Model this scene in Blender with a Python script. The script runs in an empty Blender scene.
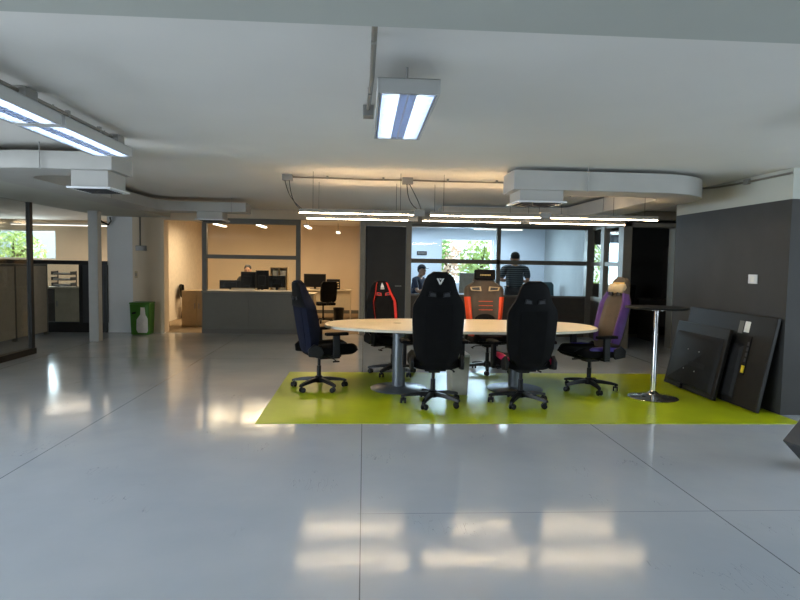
import bpy, bmesh, math, random
from mathutils import Vector, Matrix
random.seed(7)
PI = math.pi
S = bpy.context.scene
C = S.collection

# ------------------------------------------------------------------ materials
def mat(name, col, rough=0.5, metal=0.0, var=0.06, scale=12.0, bump=0.0, bscale=200.0, coat=0.0, ior=1.45, spec=.5):
    m = bpy.data.materials.new(name); m.use_nodes = True
    nt = m.node_tree; b = nt.nodes['Principled BSDF']
    b.inputs['Roughness'].default_value = rough
    b.inputs['Metallic'].default_value = metal
    b.inputs['IOR'].default_value = ior; b.inputs['Specular IOR Level'].default_value = spec
    b.inputs['Coat Weight'].default_value = coat
    tc = nt.nodes.new('ShaderNodeTexCoord')
    n = nt.nodes.new('ShaderNodeTexNoise'); n.inputs['Scale'].default_value = scale; n.inputs['Detail'].default_value = 4
    nt.links.new(tc.outputs['Object'], n.inputs['Vector'])
    r = nt.nodes.new('ShaderNodeValToRGB')
    r.color_ramp.elements[0].position = 0.3; r.color_ramp.elements[1].position = 0.7
    r.color_ramp.elements[0].color = (*[max(0, c * (1 - var)) for c in col], 1)
    r.color_ramp.elements[1].color = (*[min(1, c * (1 + var)) for c in col], 1)
    nt.links.new(n.outputs['Fac'], r.inputs['Fac']); nt.links.new(r.outputs['Color'], b.inputs['Base Color'])
    if bump:
        n2 = nt.nodes.new('ShaderNodeTexNoise'); n2.inputs['Scale'].default_value = bscale
        nt.links.new(tc.outputs['Object'], n2.inputs['Vector'])
        bp = nt.nodes.new('ShaderNodeBump'); bp.inputs['Strength'].default_value = bump; bp.inputs['Distance'].default_value = 0.01
        nt.links.new(n2.outputs['Fac'], bp.inputs['Height']); nt.links.new(bp.outputs['Normal'], b.inputs['Normal'])
    return m

def emit(name, col, s):
    m = bpy.data.materials.new(name); m.use_nodes = True
    nt = m.node_tree; nt.nodes.clear()
    o = nt.nodes.new('ShaderNodeOutputMaterial'); e = nt.nodes.new('ShaderNodeEmission')
    e.inputs['Color'].default_value = (*col, 1); e.inputs['Strength'].default_value = s
    nt.links.new(e.outputs[0], o.inputs['Surface']); return m

def glass(name, tint=(0.95, 0.97, 0.97), refl=1.0):
    m = bpy.data.materials.new(name); m.use_nodes = True
    nt = m.node_tree; nt.nodes.clear()
    o = nt.nodes.new('ShaderNodeOutputMaterial'); t = nt.nodes.new('ShaderNodeBsdfTransparent'); t.inputs['Color'].default_value = (*tint, 1)
    g = nt.nodes.new('ShaderNodeBsdfGlossy'); g.inputs['Roughness'].default_value = 0.02; g.inputs['Color'].default_value = (refl, refl, refl, 1)
    lw_ = nt.nodes.new('ShaderNodeLayerWeight'); lw_.inputs['Blend'].default_value = .5
    pw = nt.nodes.new('ShaderNodeMath'); pw.operation = 'POWER'; pw.inputs[1].default_value = 5.0; nt.links.new(lw_.outputs['Facing'], pw.inputs[0])
    f = nt.nodes.new('ShaderNodeMath'); f.operation = 'MULTIPLY_ADD'; f.inputs[1].default_value = .9; f.inputs[2].default_value = .02; nt.links.new(pw.outputs[0], f.inputs[0])
    mx = nt.nodes.new('ShaderNodeMixShader')
    nt.links.new(f.outputs[0], mx.inputs['Fac']); nt.links.new(t.outputs[0], mx.inputs[1]); nt.links.new(g.outputs[0], mx.inputs[2])
    nt.links.new(mx.outputs[0], o.inputs['Surface']); return m

def floor_material():
    m = bpy.data.materials.new('sealed_sheet_floor'); m.use_nodes = True
    nt = m.node_tree; b = nt.nodes['Principled BSDF']; L = nt.links.new
    tc = nt.nodes.new('ShaderNodeTexCoord'); sep = nt.nodes.new('ShaderNodeSeparateXYZ'); L(tc.outputs['Object'], sep.inputs[0])
    def math_(op, a, bb=None, clamp=False):
        n = nt.nodes.new('ShaderNodeMath'); n.operation = op; n.use_clamp = clamp
        for i, v in enumerate((a, bb)):
            if v is None: continue
            if isinstance(v, (int, float)): n.inputs[i].default_value = v
            else: L(v, n.inputs[i])
        return n.outputs[0]
    def line(sock, at, w):
        return math_('LESS_THAN', math_('ABSOLUTE', math_('SUBTRACT', sock, at)), w)
    X, Y = sep.outputs['X'], sep.outputs['Y']
    j = line(X, -2.43, 0.004)
    j = math_('MAXIMUM', j, line(X, 0.0, 0.003)); j = math_('MAXIMUM', j, line(X, 2.17, 0.004)); j = math_('MAXIMUM', j, line(X, 4.5, 0.004)); j = math_('MAXIMUM', j, line(X, -4.8, 0.004))
    hy = math_('MULTIPLY', line(Y, 3.50, 0.002), math_('GREATER_THAN', X, -0.02))
    hy = math_('MAXIMUM', hy, math_('MULTIPLY', line(Y, 9.2, 0.004), math_('LESS_THAN', X, -0.02)))
    j = math_('MAXIMUM', j, hy)
    # cloudy colour
    n = nt.nodes.new('ShaderNodeTexNoise'); n.inputs['Scale'].default_value = 1.3; n.inputs['Detail'].default_value = 8; L(tc.outputs['Object'], n.inputs['Vector'])
    r = nt.nodes.new('ShaderNodeValToRGB'); r.color_ramp.elements[0].position = .3; r.color_ramp.elements[1].position = .7
    r.color_ramp.elements[0].color = (.42, .455, .495, 1); r.color_ramp.elements[1].color = (.49, .515, .545, 1); L(n.outputs['Fac'], r.inputs['Fac'])
    # thin scuff scratches
    mp = nt.nodes.new('ShaderNodeMapping'); mp.inputs['Scale'].default_value = (9, 1.2, 1); mp.inputs['Rotation'].default_value = (0, 0, .5); L(tc.outputs['Object'], mp.inputs['Vector'])
    n3 = nt.nodes.new('ShaderNodeTexNoise'); n3.inputs['Scale'].default_value = 2.2; n3.inputs['Detail'].default_value = 2; L(mp.outputs[0], n3.inputs['Vector'])
    sc = math_('LESS_THAN', math_('ABSOLUTE', math_('SUBTRACT', n3.outputs['Fac'], .5)), .003)
    n4 = nt.nodes.new('ShaderNodeTexNoise'); n4.inputs['Scale'].default_value = 1.7; L(tc.outputs['Object'], n4.inputs['Vector'])
    sc = math_('MULTIPLY', sc, math_('GREATER_THAN', n4.outputs['Fac'], .62))
    mx = nt.nodes.new('ShaderNodeMix'); mx.data_type = 'RGBA'
    L(math_('ADD', math_('MULTIPLY', j, .8), math_('MULTIPLY', sc, .45), True), mx.inputs['Factor']); L(r.outputs['Color'], mx.inputs['A']); mx.inputs['B'].default_value = (.09, .095, .10, 1)
    L(mx.outputs['Result'], b.inputs['Base Color'])
    # polish: wavy
    n5 = nt.nodes.new('ShaderNodeTexNoise'); n5.inputs['Scale'].default_value = 3.0; n5.inputs['Detail'].default_value = 3; L(tc.outputs['Object'], n5.inputs['Vector'])
    n6 = nt.nodes.new('ShaderNodeTexNoise'); n6.inputs['Scale'].default_value = 26.0; n6.inputs['Detail'].default_value = 2; L(tc.outputs['Object'], n6.inputs['Vector'])
    bp = nt.nodes.new('ShaderNodeBump'); bp.inputs['Strength'].default_value = .5; bp.inputs['Distance'].default_value = .004
    L(math_('ADD', n5.outputs['Fac'], math_('MULTIPLY', n6.outputs['Fac'], .05)), bp.inputs['Height']); L(bp.outputs['Normal'], b.inputs['Normal'])
    rr = math_('ADD', math_('MULTIPLY', n.outputs['Fac'], .12), .06); L(rr, b.inputs['Roughness'])
    b.inputs['IOR'].default_value = 1.5
    return m

def ribbed(name, col, freq, rough=.6, depth=.25):
    m = mat(name, col, rough); nt = m.node_tree; b = nt.nodes['Principled BSDF']
    tc = nt.nodes.new('ShaderNodeTexCoord'); w = nt.nodes.new('ShaderNodeTexWave'); w.inputs['Scale'].default_value = freq; w.bands_direction = 'Y'
    nt.links.new(tc.outputs['Object'], w.inputs['Vector'])
    bp = nt.nodes.new('ShaderNodeBump'); bp.inputs['Strength'].default_value = depth
    nt.links.new(w.outputs['Fac'], bp.inputs['Height']); nt.links.new(bp.outputs['Normal'], b.inputs['Normal'])
    return m

def striped(name, a, b_, freq):
    m = mat(name, a, .8); nt = m.node_tree; b = nt.nodes['Principled BSDF']
    tc = nt.nodes.new('ShaderNodeTexCoord'); w = nt.nodes.new('ShaderNodeTexWave'); w.inputs['Scale'].default_value = freq; w.bands_direction = 'Z'
    nt.links.new(tc.outputs['Object'], w.inputs['Vector'])
    r = nt.nodes.new('ShaderNodeValToRGB'); r.color_ramp.elements[0].position = .62; r.color_ramp.elements[1].position = .7
    r.color_ramp.elements[0].color = (*a, 1); r.color_ramp.elements[1].color = (*b_, 1)
    nt.links.new(w.outputs['Fac'], r.inputs['Fac']); nt.links.new(r.outputs['Color'], b.inputs['Base Color'])
    return m

M = {}
M['floor'] = floor_material()
M['carpet'] = mat('beige_carpet', (.30, .23, .15), .95, bump=.4, bscale=300)
M['grey_carpet'] = mat('grey_carpet', (.20, .19, .17), .95, bump=.4, bscale=300)
M['lime'] = mat('lime_vinyl', (.42, .50, .010), .30, var=.10, scale=2.0, bump=.05, bscale=20, spec=.32)
M['ceil'] = mat('ceiling_paint', (.72, .695, .65), .9, var=.02, scale=1.5)
M['beam'] = mat('beam_paint', (.46, .47, .42), .9, var=.03, scale=2)
M['cream'] = mat('cream_paint', (.72, .60, .45), .85, var=.03, scale=2)
M['white'] = mat('white_paint', (.74, .75, .76), .8, var=.02, scale=2)
M['bluewall'] = mat('pale_blue_paint', (.68, .76, .86), .8, var=.02, scale=2)
M['greywall'] = mat('grey_paint', (.36, .39, .40), .8, var=.03, scale=2)
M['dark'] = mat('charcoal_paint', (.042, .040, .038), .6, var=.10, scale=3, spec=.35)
M['darkbrown'] = mat('dark_brown_laminate', (.045, .038, .032), .5, var=.08)
M['darkroom'] = mat('unlit_room_dark', (.03, .028, .026), .8)  # shade of the unlit room put into the wall colour
M['frame'] = mat('grey_bronze_aluminium', (.13, .122, .105), .45, .35, var=.04)
M['lframe'] = mat('beige_grey_aluminium', (.24, .22, .185), .5, .2, var=.04)
M['blackframe'] = mat('black_aluminium', (.012, .012, .012), .4, .2)
M['col'] = mat('grey_white_column_paint', (.45, .45, .43), .7, var=.03)
M['duct'] = mat('white_duct_sheet', (.39, .38, .355), .6, var=.04, scale=4)
M['steelwhite'] = mat('white_enamel', (.70, .71, .72), .35, var=.02)
M['galv'] = mat('galvanised_steel', (.30, .295, .28), .45, .6)
M['conduit'] = mat('grey_conduit', (.20, .18, .15), .5, .2)
M['black'] = mat('black_plastic', (.007, .007, .008), .42, var=.15, spec=.3)
M['leather'] = mat('black_leatherette', (.0045, .0045, .005), .55, var=.2, bump=.15, bscale=120, spec=.12)
M['blackfab'] = mat('black_fabric', (.004, .004, .0045), .8, var=.2, bump=.2, bscale=300, spec=.12)
M['navy'] = mat('navy_fabric', (.006, .008, .021), .8, var=.2, bump=.25, bscale=250, spec=.2)
M['red'] = mat('red_leatherette', (.62, .028, .020), .4, var=.1)
M['orange'] = mat('orange_red_leatherette', (.85, .085, .02), .4, var=.1)
M['pink'] = mat('pink_leatherette', (.62, .02, .10), .4, var=.1)
M['purple'] = mat('purple_leatherette', (.10, .040, .20), .45, var=.12)
M['violet'] = mat('blue_violet_leatherette', (.045, .03, .25), .42, var=.12)
M['brownfab'] = mat('brown_black_leatherette', (.075, .055, .038), .5, var=.15)
M['gold'] = mat('gold_trim', (.75, .52, .20), .3, .5)
M['beige'] = mat('beige_trim', (.50, .38, .22), .45)
M['silver'] = mat('silver_print', (.72, .72, .70), .35, .3)
M['chrome'] = mat('chrome', (.75, .75, .75), .09, 1.0, var=.02)
M['pillar'] = mat('blue_grey_powder_coat', (.13, .145, .165), .35, .4, var=.05)
M['tabletop'] = mat('pale_maple_laminate', (.86, .70, .48), .35, var=.03, scale=3)
M['edge'] = mat('cream_edge_band', (.72, .66, .55), .5)
M['binbox'] = mat('warm_grey_plastic', (.36, .345, .30), .5)
M['tv'] = mat('black_tv_plastic', (.012, .011, .010), .4, var=.1, spec=.3)
M['tvpanel'] = mat('charcoal_tv_panel', (.014, .014, .015), .65, var=.1, spec=.25)
M['screen'] = mat('dark_screen', (.006, .006, .007), .35, spec=.2)
M['paper'] = mat('white_paper', (.75, .74, .70), .8)
M['yellow'] = mat('yellow_plastic', (.75, .55, .03), .5)
M['darkgrey'] = mat('dark_grey_plastic', (.045, .047, .052), .5)
M['counter'] = mat('grey_laminate', (.15, .145, .125), .5, var=.03)
M['countertop'] = mat('tan_laminate', (.20, .185, .15), .45)
M['deskcream'] = mat('cream_laminate', (.55, .47, .34), .5)
M['cabinet'] = mat('beige_cabinet_steel', (.46, .36, .22), .5)
M['cubicle'] = mat('tan_cubicle_fabric', (.46, .39, .29), .9, bump=.2)
M['glass'] = glass('clear_glass')
M['smokeglass'] = glass('slightly_grey_glass', (.80, .80, .78), .9)
M['panelwhite'] = ribbed('white_panelling', (.76, .70, .60), 2.2, .7, .35)
M['green'] = mat('green_bin_plastic', (.05, .20, .012), .45)
M['cable'] = mat('black_cable', (.01, .01, .01), .5)
M['skin'] = mat('skin', (.50, .29, .20), .55, var=.06)
M['hair'] = mat('black_hair', (.010, .008, .007), .6)
M['cap'] = mat('dark_cap_cloth', (.015, .017, .025), .8)
M['navyshirt'] = mat('navy_shirt_cloth', (.020, .026, .050), .85)
M['darkjacket'] = mat('dark_olive_cloth', (.030, .027, .020), .85)
M['greypants'] = mat('grey_trousers_cloth', (.05, .05, .055), .85)
M['stripe'] = striped('grey_striped_shirt', (.035, .045, .055), (.13, .16, .18), 7.0)
M['eye'] = mat('eye', (.02, .015, .012), .2)
M['lip'] = mat('lips', (.30, .10, .08), .5)
M['tealchair'] = mat('slate_teal_fabric', (.05, .085, .095), .8)
M['bark'] = mat('bark', (.10, .07, .045), .9, bump=.5, bscale=40)
M['leafa'] = mat('leaf_green', (.30, .50, .16), .6, var=.35, scale=5)
M['leafb'] = mat('leaf_yellow_green', (.50, .62, .24), .6, var=.35, scale=5)
M['leafc'] = mat('leaf_pink_brown', (.70, .52, .42), .6, var=.35, scale=5)
M['soil'] = mat('outdoor_ground', (.30, .29, .24), .95)
M['house'] = mat('pale_house_render', (.62, .68, .72), .9)
M['louver'] = mat('blue_grey_louver', (.58, .64, .76), .35, .3, var=.02)
M['fixture'] = mat('grey_fixture_enamel', (.40, .40, .385), .45, var=.02)
M['reflector'] = mat('fixture_reflector', (.66, .72, .84), .4, .1, var=.02)
M['tube'] = emit('fluorescent_tube', (.74, .86, 1.0), 16.0)
M['strip'] = emit('warm_light_strip', (1.0, .78, .50), 34.0)
M['added_uplight'] = emit('added_warm_uplight', (1.0, .68, .36), 24.0)  # extra emission for warming the ceiling
M['officetube'] = emit('office_light_diffuser', (1.0, .85, .62), 5.0)
M['diodes'] = emit('neutral_light_diffuser', (1.0, .93, .82), 1.6)

# ------------------------------------------------------------------ mesh builder
class MB:
    def __init__(s): s.bm = bmesh.new()
    def box(s, x0, x1, y0, y1, z0, z1, mx=None):
        vs = [s.bm.verts.new(mx @ Vector(p) if mx else p) for p in ((x0,y0,z0),(x1,y0,z0),(x1,y1,z0),(x0,y1,z0),(x0,y0,z1),(x1,y0,z1),(x1,y1,z1),(x0,y1,z1))]
        for f in ((3,2,1,0),(4,5,6,7),(0,1,5,4),(1,2,6,5),(2,3,7,6),(3,0,4,7)): s.bm.faces.new([vs[i] for i in f])
        return s
    def loft(s, rings, cap=True, closed=True):
        R = [[s.bm.verts.new(p) for p in r] for r in rings]
        for a, b in zip(R, R[1:]):
            n = len(a)
            for i in range(n if closed else n - 1):
                j = (i + 1) % n
                s.bm.faces.new((a[i], a[j], b[j], b[i]))
        if cap and closed:
            s.bm.faces.new(list(reversed(R[0]))); s.bm.faces.new(R[-1])
        return s
    def tube(s, pts, rad, n=10, cap=True):
        pts = [Vector(p) for p in pts]; rings = []
        rads = rad if isinstance(rad, (list, tuple)) else [rad] * len(pts)
        d0 = (pts[1] - pts[0]).normalized()
        up = Vector((0, 0, 1)) if abs(d0.z) < .9 else Vector((1, 0, 0))
        for i, p in enumerate(pts):
            d = (pts[min(i + 1, len(pts) - 1)] - pts[max(i - 1, 0)]).normalized()
            u = (up - d * up.dot(d)).normalized(); up = u; v = d.cross(u)
            rings.append([p + (u * math.cos(2*PI*k/n) + v * math.sin(2*PI*k/n)) * rads[i] for k in range(n)])
        return s.loft(rings, cap)
    def lathe(s, prof, n=28, mx=None):
        rings = []
        for r, z in prof:
            rings.append([(mx @ Vector((r*math.cos(2*PI*k/n), r*math.sin(2*PI*k/n), z))) if mx else Vector((r*math.cos(2*PI*k/n), r*math.sin(2*PI*k/n), z)) for k in range(n)])
        return s.loft(rings)
    def prism(s, poly, z0, z1, mx=None):
        f = lambda p: (mx @ Vector(p)) if mx else Vector(p)
        return s.loft([[f((x, y, z0)) for x, y in poly], [f((x, y, z1)) for x, y in poly]])
    def ball(s, c, r, u=14, v=10, mx=None):
        rx, ry, rz = r if isinstance(r, (tuple, list)) else (r, r, r)
        rings = []
        for i in range(1, v):
            t = PI * i / v
            rings.append([Vector((c[0] + rx*math.sin(t)*math.cos(2*PI*k/u), c[1] + ry*math.sin(t)*math.sin(2*PI*k/u), c[2] - rz*math.cos(t))) for k in range(u)])
        if mx: rings = [[mx @ p for p in r_] for r_ in rings]
        return s.loft(rings)
    def build(s, name, m, parent=None, bevel=0.0, seg=2, smooth=True, angle=40):
        bmesh.ops.recalc_face_normals(s.bm, faces=s.bm.faces)
        me = bpy.data.meshes.new(name); s.bm.to_mesh(me); s.bm.free()
        me.materials.append(m)
        if smooth:
            me.polygons.foreach_set('use_smooth', [True] * len(me.polygons))
            me.set_sharp_from_angle(angle=math.radians(angle))
        o = bpy.data.objects.new(name, me); C.objects.link(o)
        if parent: o.parent = parent
        if bevel:
            b = o.modifiers.new('bevel', 'BEVEL'); b.width = bevel; b.segments = seg; b.limit_method = 'ANGLE'; b.angle_limit = math.radians(50)
            b.harden_normals = False
        return o

def thing(name, label, cat, loc=(0,0,0), rz=0, group=None, rx=0):
    o = bpy.data.objects.new(name, None); C.objects.link(o)
    o.empty_display_size = .1; o.location = loc; o.rotation_euler = (rx, 0, rz)
    o['label'] = label; o['category'] = cat
    if group: o['group'] = group
    return o
def tag(o, label, cat, group=None):
    o['label'] = label; o['category'] = cat
    if group: o['group'] = group
    return o
def struct(o, label=None, cat=None):
    o['kind'] = 'structure'
    if label: o['label'] = label; o['category'] = cat or 'wall'
    return o
def sbox(name, m, x0, x1, y0, y1, z0, z1, label, cat):
    return struct(MB().box(x0, x1, y0, y1, z0, z1).build(name, m, smooth=False), label, cat)
def copy_tree(o, label=None, parent=None):
    c = o.copy(); C.objects.link(c)
    if parent: c.parent = parent
    if label: c['label'] = label
    for ch in list(o.children): copy_tree(ch, None, c)
    return c
def RX(a): return Matrix.Rotation(a, 4, 'X')
def RY(a): return Matrix.Rotation(a, 4, 'Y')
def RZ(a): return Matrix.Rotation(a, 4, 'Z')
def T(x, y, z): return Matrix.Translation((x, y, z))

# ------------------------------------------------------------------ camera
R_ = Vector((0.9980644186, -0.0597729619, 0.0171641874)); U_ = Vector((-0.0133830571, 0.0630936820, 0.9979178729)); B_ = Vector((-0.0607314587, -0.9962160310, 0.0621716140))
cam = bpy.data.cameras.new('camera'); co = bpy.data.objects.new('camera', cam); C.objects.link(co)
co.matrix_world = Matrix(((R_.x, U_.x, B_.x, 0), (R_.y, U_.y, B_.y, 0), (R_.z, U_.z, B_.z, 1.5), (0, 0, 0, 1)))
cam.sensor_width = 36; cam.lens = 27.0; cam.clip_start = .05; cam.clip_end = 200
S.camera = co

# ------------------------------------------------------------------ setting
CE = 2.52; YP = 12.35
sbox('floor', M['floor'], -7.5, 7.5, -3.2, YP + .06, -.1, 0, 'pale grey glossy sheet floor of the large room', 'floor')
sbox('floor', M['carpet'], -4.75, -.02, YP + .06, 17.6, -.1, .004, 'beige carpet of the warm-lit office behind the counter', 'floor')
sbox('floor', M['grey_carpet'], .0, 8, YP + .06, 17.6, -.1, .003, 'grey carpet of the meeting room behind the table', 'floor')
sbox('floor', M['grey_carpet'], -13, -4.75, YP + .06, 17.6, -.1, .002, 'grey carpet of the office behind the black-framed glass', 'floor')
sbox('floor', M['grey_carpet'], -13, -7.5, -3.2, YP + .06, -.1, .001, 'grey carpet beside the left glass partition', 'floor')
sbox('ceiling', M['ceil'], -13, 8, -3.2, 17.8, CE, CE + .3, 'off-white flat ceiling over the whole room', 'ceiling')
sbox('trim_1', M['beam'], -7.5, 7.5, 1.35, 2.07, 2.29, CE, 'grey ceiling beam crossing the top of the view', 'beam')
sbox('trim_2', M['beam'], -5.15, -3.88, 2.07, YP, 2.32, CE, 'wide brown-grey ceiling beam above the left glass partition', 'beam')
# walls of the big room behind and beside the camera
sbox('wall_front', M['dark'], -7.5, 7.5, -3.2, -3.0, 0, CE, 'unseen wall behind the camera, darkened to cut glass reflections', 'wall')  # dark colour keeps its reflection out of the office glazing
bw = MB(); SP = ((-2.4, -.3), (0, 2.1), (2.4, 4.5))
bw.box(-7.7, -7.5, -3.2, 5.0, 0, .5); bw.box(-7.7, -7.5, -3.2, 5.0, 2.3, CE)
for y0, y1 in ((-3.2, -2.4), (-.3, 0), (2.1, 2.4), (4.5, 5.0)): bw.box(-7.7, -7.5, y0, y1, .5, 2.3)
struct(bw.build('wall_left', M['white'], smooth=False), 'white wall with three added windows left of the camera', 'wall')
for k, (y0, y1) in enumerate(SP):  # unseen windows, added as a source for the daylight level
    w = MB()
    w.box(-7.65, -7.58, y0, y1, .5, .56); w.box(-7.65, -7.58, y0, y1, 2.24, 2.3)
    for yy in (y0, (y0 + y1) / 2 - .03, y1 - .06): w.box(-7.65, -7.58, yy, yy + .06, .56, 2.24)
    struct(w.build('window_%d' % (k + 5), M['lframe'], smooth=False), ('first', 'second', 'third')[k] + ' added aluminium side window left of the camera', 'window')
sbox('wall_left', M['white'], -13.2, -13.0, 5.0, 17.6, 0, CE, 'far side wall of the left office', 'wall')
sbox('wall_left', M['white'], -13.0, -7.5, 4.8, 5.0, 0, CE, 'white cross wall behind the left glass office', 'wall')
sbox('wall_right', M['white'], 7.5, 7.7, 5.0, 17.6, 0, CE, 'far right outer wall', 'wall')
bw = MB(); bw.box(7.5, 7.7, -3.2, 5.0, 0, .5); bw.box(7.5, 7.7, -3.2, 5.0, 2.3, CE)
for y0, y1 in ((-3.2, -2.4), (-.3, 0), (2.1, 2.4), (4.5, 5.0)): bw.box(7.5, 7.7, y0, y1, .5, 2.3)
struct(bw.build('wall_right', M['white'], smooth=False), 'white wall with three added windows right of the camera', 'wall')
for k, (y0, y1) in enumerate(SP):  # unseen right-hand windows, added to balance the daylight
    w = MB()
    w.box(7.58, 7.65, y0, y1, .5, .56); w.box(7.58, 7.65, y0, y1, 2.24, 2.3)
    for yy in (y0, (y0 + y1) / 2 - .03, y1 - .06): w.box(7.58, 7.65, yy, yy + .06, .56, 2.24)
    struct(w.build('window_%d' % (k + 13), M['lframe'], smooth=False), ('first', 'second', 'third')[k] + ' added aluminium side window right of the camera', 'window')
# charcoal block on the right with a cream band above
rw = sbox('wall_right', M['dark'], 4.3, 7.5, 5.85, 8.1, 0, 2.21, 'charcoal wall on the right behind the leaning televisions', 'wall')
sbox('wall_right', M['beam'], 4.3, 7.5, 5.85, 8.1, 2.21, CE, 'off-white band above the charcoal wall on the right', 'wall')
# partition line
sbox('wall_back', M['white'], -5.12, -4.75, YP, 17.5, 0, 2.32, 'pale pillar wall beside the black-framed glass', 'wall')
sbox('wall_back', M['white'], -4.75, -4.63, YP, YP + .25, 0, CE, 'edge of the pale pillar wall', 'wall')
sbox('wall_back', M['cream'], -4.63, -4.08, YP, YP + .25, 0, CE, 'narrow cream wall with a junction box and green bin', 'wall')
sbox('wall_back', M['panelwhite'], -4.75, -4.62, YP + .25, 17.5, 0, CE, 'white panelled side wall inside the warm-lit office', 'wall')
sbox('trim_3', M['cream'], -4.08, -3.25, YP - .02, YP + .2, 2.27, CE, 'cream lintel over the office opening by the green bin', 'trim')
sbox('trim_4', M['cream'], -4.08, -4.0, YP - .04, YP + .25, 0, 2.27, 'cream door jamb of the office opening', 'trim')
sbox('trim_5', M['cream'], -3.25, -.08, YP, YP + .1, 2.33, CE, 'cream band above the office glazing', 'trim')
sbox('trim_6', M['lframe'], -.08, 4.8, YP, YP + .1, 2.29, CE, 'beige-grey header above the meeting room glazing', 'trim')
sbox('wall_back', M['cream'], -4.65, -.1, 17.4, 17.6, 0, CE, 'warm cream back wall of the office behind the counter', 'wall')
sbox('wall_back', M['cream'], -.1, .02, YP + .12, 17.5, 0, CE, 'cream side wall between office and meeting room', 'wall')
sbox('baseboard_back', M['frame'], -4.65, -.1, 17.38, 17.4, 0, .1, 'grey skirting along the office back wall', 'baseboard')
# left office back wall with window opening
lw = MB(); lw.box(-13, -5.12, 17.4, 17.6, 0, 1.42); lw.box(-13, -5.12, 17.4, 17.6, 2.24, CE); lw.box(-8.62, -5.12, 17.4, 17.6, 1.42, 2.24); lw.box(-13, -12.4, 17.4, 17.6, 1.42, 2.24)
struct(lw.build('wall_back', M['cream'], smooth=False), 'cream back wall with a wide window in the left office', 'wall')
def framed_window(name, x0, x1, y, z0, z1, muls, label, fm, t=.04):
    w = MB(); w.box(x0, x1, y, y + .06, z0, z0 + t); w.box(x0, x1, y, y + .06, z1 - t, z1)
    for xx in [x0, x1 - t] + [m_ - t/2 for m_ in muls]: w.box(xx, xx + t, y, y + .06, z0 + t, z1 - t)
    o = struct(w.build(name, fm, smooth=False), label, 'window')
    MB().box(x0 + t, x1 - t, y + .025, y + .033, z0 + t, z1 - t).build('pane', M['glass'], o, smooth=False)
    return o
framed_window('window_1', -12.4, -8.62, 17.46, 1.42, 2.24, [-10.5], 'wide bright window at the back of the left office', M['steelwhite'])
# meeting room shell
mw = MB(); x0, x1, z0, z1 = 1.98, 3.36, .98, 2.15
mw.box(.02, x0, 15.5, 15.7, 0, CE); mw.box(x1, 4.72, 15.5, 15.7, 0, CE); mw.box(x0, x1, 15.5, 15.7, 0, z0); mw.box(x0, x1, 15.5, 15.7, z1, CE)
struct(mw.build('wall_back', M['bluewall'], smooth=False), 'pale blue-white back wall of the meeting room', 'wall')
framed_window('window_2', x0, x1, 15.56, z0, z1, [], 'bright window with foliage outside in the meeting room', M['steelwhite'])
sbox('wall_back', M['greywall'], 4.72, 4.84, YP + .1, 15.7, 0, CE, 'grey side wall at the right of the meeting room', 'wall')
sbox('wall_back', M['bluewall'], .02, .1, YP + .12, 15.5, 0, CE, 'pale blue side wall of the meeting room', 'wall')
# lobby behind the return panes, dark room behind the doorway
lb = MB(); lb.box(4.84, 5.75, 15.5, 15.7, 0, CE); lb.box(6.45, 7.5, 15.5, 15.7, 0, CE); lb.box(5.75, 6.45, 15.5, 15.7, 0, 1.0); lb.box(5.75, 6.45, 15.5, 15.7, 2.1, CE)
struct(lb.build('wall_back', M['greywall'], smooth=False), 'grey wall with a narrow window beyond the glazed return', 'wall')
framed_window('window_3', 5.75, 6.45, 15.56, 1.0, 2.1, [], 'narrow window with foliage seen through the glazed return', M['frame'])
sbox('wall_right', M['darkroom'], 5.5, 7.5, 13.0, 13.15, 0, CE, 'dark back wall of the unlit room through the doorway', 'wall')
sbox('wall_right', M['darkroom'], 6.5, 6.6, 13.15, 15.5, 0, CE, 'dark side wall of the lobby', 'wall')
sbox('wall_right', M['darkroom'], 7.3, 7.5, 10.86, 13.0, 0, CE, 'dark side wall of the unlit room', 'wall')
dw = MB(); dw.box(5.78, 7.5, 10.74, 10.86, 0, CE); dw.box(4.72, 5.78, 10.74, 10.86, 2.36, CE)
struct(dw.build('wall_back', M['lframe'], smooth=False), 'beige-grey wall around the dark doorway', 'wall')

# glazed screens -------------------------------------------------
# counter bay glazing
g = struct(MB().box(-3.25, -3.16, YP - .05, YP + .05, .87, 2.33).box(-1.38, -1.29, YP - .05, YP + .05, .0, 2.33).box(-3.16, -1.38, YP - .05, YP + .05, 2.22, 2.33).box(-3.16, -1.38, YP - .05, YP + .05, 1.52, 1.6).build('window_4', M['frame'], smooth=False), 'grey metal frame glazing above the office counter', 'window')
MB().box(-3.16, -1.38, YP - .004, YP + .004, 1.6, 2.22).build('pane', M['glass'], g, smooth=False)
MB().box(-3.16, -1.38, YP - .004, YP + .004, .9, 1.52).build('pane', M['glass'], g, smooth=False)
# posts and dark door between the office opening and the meeting room
struct(MB().box(-.08, .03, YP - .06, YP + .1, 0, 2.29).build('trim_7', M['lframe'], bevel=.004), 'beige-grey post left of the dark door', 'post')
struct(MB().box(.86, .97, YP - .06, YP + .1, 0, 2.29).build('trim_8', M['lframe'], bevel=.004), 'beige-grey post right of the dark door', 'post')
struct(MB().box(.03, .86, YP - .05, YP + .05, 2.24, 2.29).build('trim_9', M['lframe'], smooth=False), 'header above the dark door', 'trim')
d = struct(MB().box(.035, .855, YP - .02, YP + .03, .01, 2.235).build('door_1', M['dark'], bevel=.004), 'closed charcoal door behind the red gaming chair', 'door')
dh = MB(); dh.tube([(.76, YP - .02, 1.02), (.76, YP - .07, 1.02)], .012); dh.tube([(.77, YP - .07, 1.02), (.64, YP - .07, 1.02)], .010)
dh.build('handle', M['galv'], d)
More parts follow.
